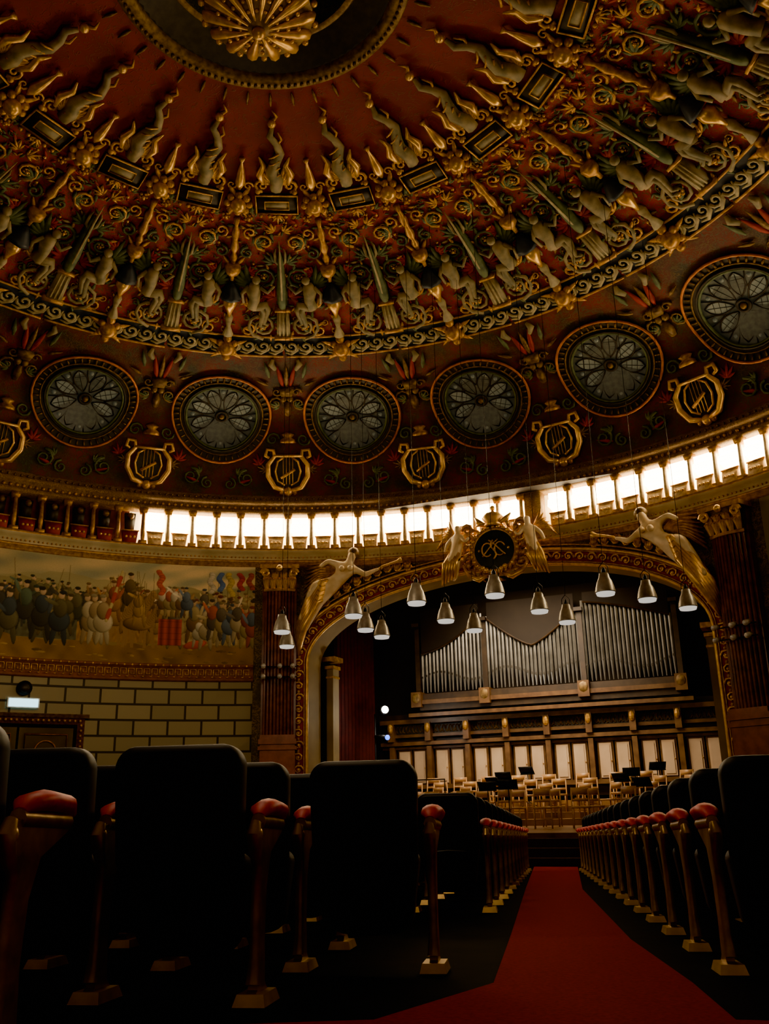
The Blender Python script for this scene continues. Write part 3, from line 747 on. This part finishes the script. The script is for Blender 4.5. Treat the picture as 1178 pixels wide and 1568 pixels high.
def reclining(sg):
    e=empty('reclining_muse_statue')
    def P(t,z,h): return W(sg*t,z,h)
    J={'pel':(P(21.2,6.92,.42),.27),'wst':(P(20.2,7.16,.45),.20),'chs':(P(19.3,7.42,.48),.26),'nck':(P(18.9,7.66,.5),.10),'hd':(P(18.6,7.84,.55),.16),'top':(P(18.4,7.97,.55),.12),
       'sa':(P(18.2,7.42,.58),.11),'ea':(P(16.9,7.22,.62),.09),'ha':(P(15.6,7.36,.55),.06),'fa':(P(15.1,7.40,.55),.04),
       'sb':(P(20.4,7.60,.48),.12),'eb':(P(21.7,7.72,.50),.09),'hb':(P(22.8,7.55,.48),.06),
       'k1':(P(23.3,6.95,.72),.18),'a1':(P(24.7,6.2,.5),.11),'f1':(P(25.3,5.9,.55),.07),
       'k2':(P(22.8,6.5,.6),.18),'a2':(P(24.4,5.8,.45),.11),'f2':(P(24.9,5.5,.5),.07)}
    E=[('pel','wst'),('wst','chs'),('chs','nck'),('nck','hd'),('hd','top'),('chs','sa'),('sa','ea'),('ea','ha'),('ha','fa'),('chs','sb'),('sb','eb'),('eb','hb'),('pel','k1'),('k1','a1'),('a1','f1'),('pel','k2'),('k2','a2'),('a2','f2')]
    skin('body',J,E,NUDE,e)
    g=MB(); c=P(18.5,7.9,.53); g.ball(c+Vector((0,.06,.04)),(.19,.18,.19),GOLDD,10,8)
    for k in (-1,1): g.ball(P(19.3+.55*k,7.42,.72),.095,NUDE)
    # heavy gilded drapery wrapping hips and legs
    for i in range(14):
        u=i/13; g.tube([P(20.9+u*.9,7.15-.55*u,.50),P(22.4+u*.7,7.02-.62*u,.78),P(24.2+.5*u,6.45-.75*u,.62),P(25.5-.2*u,5.8-.55*u,.36),P(26.1-.6*u,5.25-.35*u,.15)],[.06,.10,.12,.10,.03],GOLDB if i%3 else GOLD,6)
    for i in range(8):
        u=i/7; g.tube([P(20.4,7.5,.15),P(22.3+u,7.75-.6*u,.2),P(24.5+.5*u,7.7-1.0*u,.12)],[.05,.09,.02],GOLD,5)
    for i in range(10):
        t=11.8+i*1.3; z=min(archz(14*math.sin(rad(t)))+.78,7.5)
        pts=[P(t+.75*(1-q*.8)*math.cos(q*8),z+.17*(1-q*.8)*math.sin(q*8),.1) for q in lin(0,1,8)]
        g.tube(pts,.045,GOLDB,5)
        for a_ in (-.8,0,.8): g.tube([P(t,z-.1,.1),P(t+.3*a_,z+.05,.16),P(t+.6*a_,z+.2,.1)],[.03,.06,.01],GOLD,5)
    g.tube([P(16.2,7.25,.5),P(14.8,7.46,.55),P(12.8,7.60,.5),P(12.2,7.64,.5)],[.02,.03,.05,.1],GOLDB,8)
    g.obj('drapery_and_wings',e)
for sg in (-1,1): reclining(sg)
# medallion with crown and supporters
e=empty('gilded_crest_medallion'); g=MB()
mc=W(0,7.62,.6)
def Q(x,z,h=0): return Vector((mc.x+x,mc.y-h,7.62+z))
RX=Matrix.Rotation(math.pi/2,3,'X')
g.lathe([(.70,-.3),(.76,.0),(.70,.1),(.60,.06)],mc,GOLD,32,RX); g.lathe([(.62,.05),(.01,.1)],mc,DIAL,32,RX)
for i in range(28):
    w=2*math.pi*i/28; g.ball(Q(.70*math.cos(w),.70*math.sin(w),.08),.07,GOLDB,6,5)
for i in range(20):
    w=2*math.pi*i/20; g.tube([Q(.78*math.cos(w),.78*math.sin(w),.0),Q(.90*math.cos(w+.12),.90*math.sin(w+.12),.08),Q(.96*math.cos(w+.3),.96*math.sin(w+.3),.0)],[.04,.07,.015],GOLD,5)
for k in (-1,1):
    g.tube([Q(k*(.34-.34*t),-.19+.38*t,.13) for t in lin(0,1,4)]+[Q(-k*.14,.29,.13)],.026,GOLDB,5)
    g.tube([Q(k*.19+.16*math.cos(a),.0+.20*math.sin(a),.14) for a in lin(.4,5.4,12)],.026,GOLDB,5)
    g.ball(Q(k*.44,0,.12),.04,GOLDB,6,5)
g.tube([Q(.08*math.sin(t*6.28),-.30+.58*t,.15) for t in lin(0,1,10)],.028,GOLDB,5)
for k in (-1,1):
    for r0,z0,m in ((.26,.35,GOLDB),(.3,-.40,GOLD),(.18,.70,GOLD)):
        g.tube([Q(k*(.80+r0*(1-.8*q)*math.cos(q*9)),z0+r0*(1-.8*q)*math.sin(q*9),.02) for q in lin(0,1,12)],[.055]*13,m,6)
    g.tube([Q(k*.2,-.72,.1),Q(k*.5,-.85,.1),Q(k*.8,-.7,.05),Q(k*1.0,-.35,0)],[.04,.09,.07,.03],GOLDB,6)
    g.tube([Q(k*.2,.76,.1),Q(k*.42,.88,.1),Q(k*.55,1.05,.05)],[.04,.09,.02],GOLDB,6)
g.lathe([(.24,.70),(.30,.74),(.24,.82),(.34,.96),(.24,1.10),(.06,1.16),(.03,1.24)],(mc.x,mc.y,7.62),GOLDB,12)
g.ball(Q(0,1.28),.08,GOLDB); g.tube([Q(0,-.72,.12),Q(0,-.95,.05),Q(0,-1.1,0)],[.12,.08,.02],GOLDB,8)
for i in range(7): g.ball(Q(-.33+.11*i,-.54-.14*math.cos((i-3)*.5),.2),.08,GOLDB,6,5)
g.obj('frame_and_dial',e)
for k in (-1,1):
    J={'pel':(Q(k*1.15,.02,.1),.18),'wst':(Q(k*1.12,.2,.12),.14),'chs':(Q(k*1.08,.42,.14),.18),'nck':(Q(k*1.06,.60,.15),.07),'hd':(Q(k*1.05,.74,.17),.12),'top':(Q(k*1.05,.85,.17),.09),
       'sa':(Q(k*.93,.48,.22),.08),'ea':(Q(k*.8,.28,.30),.06),'ha':(Q(k*.68,.42,.26),.045),
       'sb':(Q(k*1.25,.48,.12),.08),'eb':(Q(k*1.42,.32,.12),.06),'hb':(Q(k*1.5,.1,.1),.045),
       'k1':(Q(k*1.3,-.25,.3),.12),'a1':(Q(k*1.38,-.6,.15),.07),'f1':(Q(k*1.46,-.72,.22),.05),
       'k2':(Q(k*1.1,-.3,.25),.12),'a2':(Q(k*1.2,-.68,.1),.07),'f2':(Q(k*1.26,-.8,.16),.05)}
    E=[('pel','wst'),('wst','chs'),('chs','nck'),('nck','hd'),('hd','top'),('chs','sa'),('sa','ea'),('ea','ha'),('chs','sb'),('sb','eb'),('eb','hb'),('pel','k1'),('k1','a1'),('a1','f1'),('pel','k2'),('k2','a2'),('a2','f2')]
    skin('supporter_body_%d'%(k+2),J,E,NUDE,e)
    g=MB()
    for i in range(7):
        u=i/6; g.tube([Q(k*1.15,.5,-.05),Q(k*(1.35+.25*u),.85-.35*u,-.1),Q(k*(1.4+.45*u),1.1-.85*u,-.12)],[.05,.075,.015],GOLD,5)
    for i in range(5): g.tube([Q(k*(1.05+.06*i),0,.2),Q(k*(1.12+.08*i),-.35,.34),Q(k*(1.2+.1*i),-.75-.04*i,.2)],[.06,.09,.03],GOLDB,5)
    g.obj('supporter_wings_%d'%(k+2),e)
# ---------------------------------------------------------------- stage house
STZ=.03
g=MB()
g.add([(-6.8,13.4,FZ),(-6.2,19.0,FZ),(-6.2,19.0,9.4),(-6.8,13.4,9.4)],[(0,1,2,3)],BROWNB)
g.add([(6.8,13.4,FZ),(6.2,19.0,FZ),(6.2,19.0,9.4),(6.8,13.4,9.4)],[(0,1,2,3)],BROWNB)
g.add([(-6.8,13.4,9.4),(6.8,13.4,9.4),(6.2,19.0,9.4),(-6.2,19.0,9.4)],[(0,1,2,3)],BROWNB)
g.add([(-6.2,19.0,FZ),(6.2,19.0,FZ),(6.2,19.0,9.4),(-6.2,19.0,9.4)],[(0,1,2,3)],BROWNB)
g.obj('wall_stage',smooth=False)
for sx in (-1,1):
    g=MB()
    g.box((sx*5.56,13.95,2.2),(.22,.4,5.0),OCHRE); g.box((sx*5.56,13.95,4.95),(.42,.6,.14),GOLD); g.box((sx*5.56,13.95,4.70),(.30,.5,.1),GOLD)
    g.box((sx*5.56,13.95,4.4),(.26,.44,.06),GOLD)
    g.obj('trim_stage_pilaster',smooth=False)
CURT=mat('maroon_curtain',(.07,.006,.006),None,5,.85)
for sx in (-1,1):
    g=MB()
    for i in range(11): g.tube([(sx*(6.1-.03*i),15.2+.2*i,STZ+.02),(sx*(6.05-.03*i),15.2+.2*i,3),(sx*(6.1-.03*i),15.2+.2*i,9)],.14,CURT,8)
    g.obj('stage_side_curtain',autos=True)
g=MB()
def slab(x0,x1,y0,y1,z0,z1,m,mt=None): g.box(((x0+x1)/2,(y0+y1)/2,(z0+z1)/2),(x1-x0,y1-y0,z1-z0),m)
slab(-5.7,5.7,7.0,18.9,FZ,STZ,STAGEW); slab(-5.75,5.75,6.95,7.0,STZ-.08,STZ+.02,BROWN2)
for i in range(20): slab(-5.6+.57*i,-5.2+.57*i,6.97,7.0,-.75,-.12,BROWN)
RS=.16
for i,yy in enumerate((13.6,14.6,15.6,16.6)): slab(-4.8,5.2,yy,17.7,STZ+RS*i,STZ+RS*(i+1),STAGEW); 
g.obj('stage_platform',smooth=False)
g=MB()
SC=mat('step_carpet',(.05,.005,.004),None,30,.9)
for i in range(3): slab(2.2,3.9,6.05+.3*i,6.35+.3*i if i<2 else 6.94,FZ,floorz(6.3)+.16*(i+1),SC)
g.obj('stage_steps',smooth=False)
# organ
g=MB(); OY=18.1
e=empty('pipe_organ')
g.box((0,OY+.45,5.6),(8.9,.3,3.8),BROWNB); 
g.box((0,OY+.1,3.92),(8.8,.9,.14),BROWN2); g.box((0,OY+.1,3.75),(8.5,.7,.2),BROWN); g.box((0,OY+.0,3.5),(9.2,.8,.12),BROWN2)
g.box((0,OY,4.1),(8.4,.5,.2),BROWN)
for x in (-4.3,-1.9,1.35,4.3):
    g.box((x,OY+.1,5.2),(.16,.6,2.6),BROWN); g.box((x,OY-.05,4.0),(.36,.8,.5),BROWN2); g.ball((x,OY-.4,4.05),(.18,.1,.2),GOLDD); g.box((x,OY+.0,6.55),(.26,.7,.12),BROWN)
def top(x):
    if x<-1.9: return 5.6+(x+4.1)*.58-.25*math.sin((x+4.1)*1.4)
    if x<1.35: return 5.60+abs((x+.27)/1.6)**1.3*1.1
    return 6.85-(x-1.35)**1.4*.16
for seg_ in ((-4.15,-2.0),(-1.8,1.25),(1.45,4.15)):
    n=int((seg_[1]-seg_[0])/.13)
    for i in range(n+1):
        x=seg_[0]+(seg_[1]-seg_[0])*i/n; t=top(x); y=OY-.1+.05*(i%2); zb=4.25+.0
        m_=zb+.45+.16*math.sin(i*.35)
        g.tube([(x,y,zb),(x,y,m_),(x,y,m_+.02),(x,y,t)],[.02,.054,.058,.058],SILVER,8)
        g.box((x,y-.05,m_+.06),(.05,.03,.07),DARK)
for seg_ in ((-4.15,-2.05),(-1.75,1.2),(1.5,4.15)):
    V=[];K=20
    for i in range(K+1):
        x=seg_[0]+(seg_[1]-seg_[0])*i/K; t=top(x)
        V+=[(x,OY-.2,t-.06),(x,OY-.2,7.1)]
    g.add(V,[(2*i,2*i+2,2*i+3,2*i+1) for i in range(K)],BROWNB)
    g.tube([(V[2*i][0],OY-.22,V[2*i][2]) for i in range(K+1)],.03,BROWN,5)
g.obj('case_and_pipes',e,autos=True)
g=MB()
g.box((0,18.5,2.2),(12.0,.2,2.8),BROWN)
for z,h,d_ in ((3.32,.14,.5),(2.86,.1,.35),(2.6,.12,.45),(2.46,.08,.3),(1.2,.14,.35)):
    g.box((0,18.4-d_/2+.1,z),(11.6,d_,h),BROWN2)
g.box((0,18.34,3.08),(11.4,.1,.36),DARK)
for i in range(95):
    x=-5.6+i*.119; g.tube([(x+.05*math.cos(a),18.27,3.08+.11*math.sin(a)*(1 if i%2 else -1)) for a in lin(0,5.2,7)],.02,GOLDD,4)
for i in range(9):
    x=-5.4+i*1.35
    g.box((x,18.2,1.9),(.16,.3,1.2),BROWN2); g.box((x,18.15,2.98),(.2,.4,.62),BROWN2); g.ball((x,17.95,3.1),(.1,.08,.16),GOLD)
    if i<8:
        for k in (0,1):
            xc=x+.4+.55*k
            g.box((xc,18.32,1.83),(.5,.1,1.16),BROWN2); g.box((xc,18.25,1.83),(.38,.06,1.04),PANEL)
            g.box((xc,18.21,1.83),(.28,.03,.92),PANEL)
            g.ball((xc+.17,18.2,1.8),.02,GOLD)
g.obj('paneling',e,smooth=False)
# ---------------------------------------------------------------- orchestra chairs and stands
g=MB()
for x in (-.2,.2):
    g.tube([(x,-.2,0),(x*1.0,-.2,.45),(x*.95,-.27,.9)],.02,CHAIRW,6); g.tube([(x,.2,0),(x,.2,.45)],.02,CHAIRW,6)
g.box((0,0,.46),(.44,.44,.05),CHAIRW); g.box((0,-.26,.82),(.4,.03,.16),CHAIRW); g.box((0,-.23,.62),(.38,.02,.06),CHAIRW)
g.tube([(-.2,0,.2),(.2,0,.2)],.012,CHAIRW,5)
chm=g.mesh('orchestra_chair')
g=MB()
for a in (0,2.1,4.2): g.tube([(0,0,.12),(.25*math.cos(a),.25*math.sin(a),.01)],.012,METALB,5)
g.tube([(0,0,.1),(0,0,.92)],.012,METALB,6); g.box((0,.05,1.0),(.46,.02,.26),METALB,Matrix.Rotation(-.6,3,'X')); g.box((0,-.0,.9),(.46,.07,.02),METALB)
stm=g.mesh('music_stand')
rs=random.Random(3)
def place(me,name,x,y,z,r):
    o=bpy.data.objects.new(name,me); S.collection.objects.link(o); o.location=(x,y,z); o.rotation_euler=(0,0,r); return o
for ri,(yy,zz,n,xw) in enumerate(((10.6,STZ,8,3.4),(12.2,STZ,10,4.2),(14.05,STZ+RS,11,4.4),(15.05,STZ+RS*2,11,4.4),(16.05,STZ+RS*3,10,4.2))):
    for i in range(n):
        x=-xw+2*xw*i/(n-1)+rs.uniform(-.12,.12)
        place(chm,'orchestra_chair',x,yy+.2+rs.uniform(-.04,.04),zz+.002,math.pi+rs.uniform(-.5,.5))
        if i%4==0: place(stm,'music_stand',x+.4,yy-.28,zz+.002,rs.uniform(-.5,.5)+math.pi)
g=MB(); g.box((-.6,8.9,STZ+.102),(1.3,1.1,.2),BROWN); g.tube([(-1.2,8.4,STZ+.2),(-1.2,8.4,1.15),(0,8.4,1.15),(0,8.4,STZ+.2)],.02,BROWN,6)
g.tube([(-1.2,8.4,.75),(0,8.4,.75)],.015,BROWN,6)
g.obj('conductor_podium')
# ---------------------------------------------------------------- pendant lamps
LP=[(-3.26,6.8),(-4.15,8.6),(-1.02,5.95),(-1.48,7.55),(-1.52,8.57),(.65,5.4),(.52,7.47),(.71,8.9),(2.26,5.5),(2.64,7.47),(2.88,9.0),(4.24,6.4),(4.89,7.42),(5.54,8.73)]
g=MB()
g.lathe([(.05,.30),(.09,.29),(.11,.2),(.15,.12),(.185,.0),(.20,-.08),(.205,-.10),(.18,-.10)],(0,0,0),SHADE,20)
g.lathe([(.19,-.09),(.17,-.15),(.01,-.18)],(0,0,0),PENW,20)
g.lathe([(.05,.30),(.045,.36),(.02,.4),(.012,.42)],(0,0,0),METALB,10)
g.tube([(-.09,0,.2),(-.09,0,.42),(0,0,.52),(.09,0,.42),(.09,0,.2)],.01,METALB,5)
pm=g.mesh('stage_pendant_lamp')
for x,y in LP:
    e=empty('stage_pendant_lamp'); e.location=(x,y,4.6)
    o=bpy.data.objects.new('bell_shade',pm); S.collection.objects.link(o); o.parent=e
    r_=math.hypot(x,y); s_=float(np.interp(-r_,-pr[:,0],ss)); zt=prof(s_)[1]-.02
    g=MB(); g.tube([(0,0,.5),(0,0,zt-4.6)],.006,METALB,4); g.obj('cable',e)
# ---------------------------------------------------------------- floor, carpet
g=MB()
V=[(0,0,floorz(0))]+[(13.99*math.sin(rad(t)),13.99*math.cos(rad(t)),floorz(13.99*math.cos(rad(t)))) for t in range(0,360,5)]
g.add(V,[(0,i+1,(i+1)%72+1) for i in range(72)],FLOOR); g.obj('floor')
g=MB()
def fl(x,y): return (x,y,floorz(y)+.012)
lp=[(2.55,6.0),(4.45,-1.4),(5.7,-6.2),(6.14,-7.92),(6.03,-8.75)]
rp=[(3.35,6.0),(5.05,-1.4),(6.35,-6.2),(6.82,-7.66),(7.02,-8.37)]
V=[fl(*q) for q in lp]+[fl(*q) for q in rp]; g.add(V,[(i,i+5,i+6,i+1) for i in range(4)],CARPET)
g.add([fl(5.7,-8.95),fl(6.03,-8.75),fl(7.02,-8.37),fl(8.2,-8.1),fl(9,-10.2),fl(5,-11.5)],[(0,1,2,3,4,5)],CARPET)
g.obj('aisle_carpet',smooth=False)
# ---------------------------------------------------------------- seats
def outline(w0,w1,z0,z1,rt,rb,n=6):
    P=[]
    for cx_,cz,a0,r in ((w1-rt,z1-rt,0,rt),(-w1+rt,z1-rt,90,rt),(-w0+rb,z0+rb,180,rb),(w0-rb,z0+rb,270,rb)):
        for i in range(n+1):
            a=rad(a0+90*i/n); P.append((cx_+r*math.cos(a),cz+r*math.sin(a)+(0 if cz<.6 else .012*(1-(cx_+r*math.cos(a))**2/.05))))
    return P
def cushion(b,P,ys,m):
    czm=sum(p[1] for p in P)/len(P); n=len(P); V=[];Fc=[]
    for yf,ins in ys:
        for x,z in P:
            L=math.hypot(x,z-czm); k=(L-ins)/L; V.append((x*k,yf(z),czm+(z-czm)*k))
    for j in range(len(ys)-1):
        for i in range(n): k=(i+1)%n; Fc.append((j*n+i,j*n+k,(j+1)*n+k,(j+1)*n+i))
    Fc.append(tuple(range(n))); Fc.append(tuple((len(ys)-1)*n+i for i in range(n))[::-1]); b.add(V,Fc,m)
HWS=.2825
def seat_mesh(both):
    b=MB(); lean=lambda z:-.12*(z-.3)
    P=outline(.225,.235,.40,.83,.07,.05)
    cushion(b,P,[(lambda z:lean(z)-.055,.03),(lambda z:lean(z)-.045,.008),(lambda z:lean(z)-.02,0),(lambda z:lean(z)+.03,0),(lambda z:lean(z)+.06,.02),(lambda z:lean(z)+.075,.06)],VELVET)
    P=outline(.19,.22,.13,.47,.05,.09)
    cushion(b,P,[(lambda z:.02-.25*(z-.3),.05),(lambda z:.035-.25*(z-.3),.015),(lambda z:.07-.2*(z-.3),0),(lambda z:.15-.1*(z-.3),.0),(lambda z:.18-.1*(z-.3),.03)],VELVETR)
    b.tube([(-.17,-.06,.415),(0,-.075,.425),(.17,-.06,.415)],.006,METALB,5)
    for s_ in ((-1,1) if both else (1,)):
        x=s_*HWS
        SP_=[(-.07,.0),(.09,.0),(.09,.03),(.05,.06),(.035,.2),(.045,.36),(.09,.47),(.24,.54),(.26,.56),(.02,.575),(-.055,.565),(-.07,.53),(-.055,.48),(-.02,.43),(-.03,.3),(-.025,.12),(-.04,.045),(-.07,.03)]
        n=len(SP_); V=[(x-.017,y,z) for y,z in SP_]+[(x+.017,y,z) for y,z in SP_]
        b.add(V,[tuple(range(n)),tuple(range(2*n-1,n-1,-1))]+[(i,n+i,n+(i+1)%n,(i+1)%n) for i in range(n)],BRASS)
        b.box((x,.01,.018),(.11,.20,.036),BRASSF,None,.82)
        b.tube([(x,-.045,.06),(x,-.03,.14),(x,-.032,.3),(x,-.025,.43),(x,-.065,.485),(x,-.08,.53),(x,-.06,.57)],[.026,.019,.018,.019,.025,.028,.018],BRASS,8)
        b.ball((x,-.07,.53),(.030,.024,.03),BRASSF,10,8)
        b.tube([(x,-.02,.592),(x,.01,.612),(x,.1,.624),(x,.22,.617),(x,.27,.59)],[.02,.042,.050,.048,.025],RED,12,.62,up=(0,0,1))
        b.tube([(x,-.03,.572),(x,.25,.568)],.028,BRASS,8)
    me=b.mesh('theatre_seat'); me.set_sharp_from_angle(angle=rad(50)); return me
s1,s2=seat_mesh(False),seat_mesh(True)
ROT=rad(15.5); bx_=Vector((math.cos(ROT),math.sin(ROT))); 
def put(x,y,me):
    if math.hypot(x,y)>13.0: return
    if math.hypot(x-cx,y-cy)<2.3: return
    o=place(me,'theatre_seat',x,y,floorz(y)+.004,ROT); o.rotation_euler=(rad(-1.9),0,ROT)
for k in range(-1,17):
    if k==-1: Ex,Ey=5.31,-9.50
    elif k==0: Ex,Ey=5.53,-8.60
    else: Ex,Ey=5.81-.235*.8*(k-1)-0,-7.66+.972*.8*(k-1)
    j0=1 if k in (2,3,4) else 0
    for j in range(j0,13):
        q=HWS+2*HWS*j; put(Ex-bx_.x*q,Ey-bx_.y*q,s2 if j==12 else s1)
for k in range(16):
    Ex,Ey=6.92-.26*.8*k,-7.25+.966*.8*k
    for j in range(0,9):
        q=HWS+2*HWS*j; put(Ex+bx_.x*q,Ey+bx_.y*q,s2 if j==0 else s1)
# ---------------------------------------------------------------- door, exit sign, vent
g=MB()
def wp(t,a0,a1,z0,z1,h0,h1,m):
    n=6; V=[]
    for h in (h0,h1):
        for i in range(n+1):
            a=a0+(a1-a0)*i/n; V+=[W(t,z0,h,a=a),W(t,z1,h,a=a)]
    N2=2*(n+1); Fc=[]
    for i in range(n):
        a=N2+2*i; Fc.append((a,a+2,a+3,a+1)); Fc.append((2*i+1,2*i+3,a+3,a+1)); Fc.append((2*i,2*i+2,a+2,a))
    Fc+=[(0,1,N2+1,N2),(N2-2,N2-1,2*N2-1,2*N2-2)]
    g.add(V,Fc,m)
T2=-57.3
OR=mat('orange_gilt_frame',(.50,.20,.05),(.28,.11,.03),12,.45,.3)
wp(T2,-1.75,1.75,FZ,3.12,.01,.08,OR); wp(T2,-1.85,1.85,3.1,3.2,.01,.14,GOLD); wp(T2,-1.55,1.55,FZ,2.92,.05,.11,DARK)
wp(T2,-1.45,-.03,FZ,2.82,.08,.14,OCHRE); wp(T2,.03,1.45,FZ,2.82,.08,.14,OCHRE)
for s_ in (-1,1):
    c_=s_*.74
    for zz in (.3,2.2): 
        pts=[W(T2,zz+.0+dz,.16,a=c_+da) for da,dz in ((-.55,-.45),(.55,-.45),(.55,.45),(-.55,.45))]
        g.tube(pts,.03,OR,5,closed=True)
    g.tube([W(T2,2.2+.28*math.sin(a),.16,a=c_+.28*math.cos(a)) for a in lin(0,2*math.pi,20)][:-1],.025,OR,5,closed=True)
for zz in np.arange(-.6,3.0,.14):
    for s_ in (-1,1): g.ball(W(T2,zz,.1,a=s_*1.65),.045,GOLD,6,4)
for a in np.arange(-1.6,1.65,.14): g.ball(W(T2,3.02,.1,a=a),.045,GOLD,6,4)
g.obj('door_1')
g=MB(); t=-57.0
wp(t,-.42,.42,3.33,3.60,.02,.14,WHITEM); wp(t,-.38,.38,3.36,3.57,.1,.16,EXITM); g.obj('exit_sign',smooth=False)
g=MB(); 
g.tube([W(-57,3.86,.0),W(-57,3.86,.12)],[.2,.2],METALB,20); g.tube([W(-57,3.86,.1),W(-57,3.86,.16)],[.15,.11],DARK,20); g.obj('wall_vent')
g=MB(); g.tube([(-4.9,15.6,STZ+.01),(-4.9,15.6,3.4)],.025,METALB,6); g.tube([(-4.75,15.75,3.5),(-4.5,15.45,3.5)],[.12,.15],METALB,12); g.ball((-4.46,15.4,3.5),.11,SPOTM,10,8)
g.tube([(-4.9,15.6,2.7),(-4.5,15.5,2.66)],[.06,.08],METALB,8); g.ball((-4.42,15.45,2.65),.08,BLUEM,8,6)
g.obj('stage_spotlight')
# ---------------------------------------------------------------- lights
def light(kind,name,loc,en,col,size=.3,rot=None,**k):
    d=bpy.data.lights.new(name,kind); d.energy=en; d.color=col
    if kind=='AREA': d.size=size; 
    else: d.shadow_soft_size=size
    for a,v in k.items(): setattr(d,a,v)
    o=bpy.data.objects.new(name,d); S.collection.objects.link(o); o.location=loc
    if rot: o.rotation_euler=rot
    return o
WARM=(1,.74,.45)
light('POINT','spot_glow_light',(-4.2,15.2,3.5),60,(1,.93,.8),.1)
light('AREA','stage_batten_light',(0,14.6,7.0),560,(1,.78,.52),4,(rad(28),0,0),spread=rad(120))
light('POINT','hall_fill_center',(0,1,6.0),360,WARM,1.0)  # unseen fill, added to brighten dome and walls evenly
light('POINT','hall_fill_rear',(4,-7,5.5),220,WARM,.8)  # unseen fill, added to lift the seats and brass feet
light('POINT','hall_fill_side',(-6,4,5.5),250,WARM,1.0)  # unseen fill, added to brighten the mural side
w=bpy.data.worlds.new('world'); S.world=w; w.use_nodes=True
w.node_tree.nodes['Background'].inputs[0].default_value=(1,.7,.4,1); w.node_tree.nodes['Background'].inputs[1].default_value=.02
S.view_settings.view_transform='AgX'; S.view_settings.look='AgX - Punchy'; S.view_settings.exposure=.45
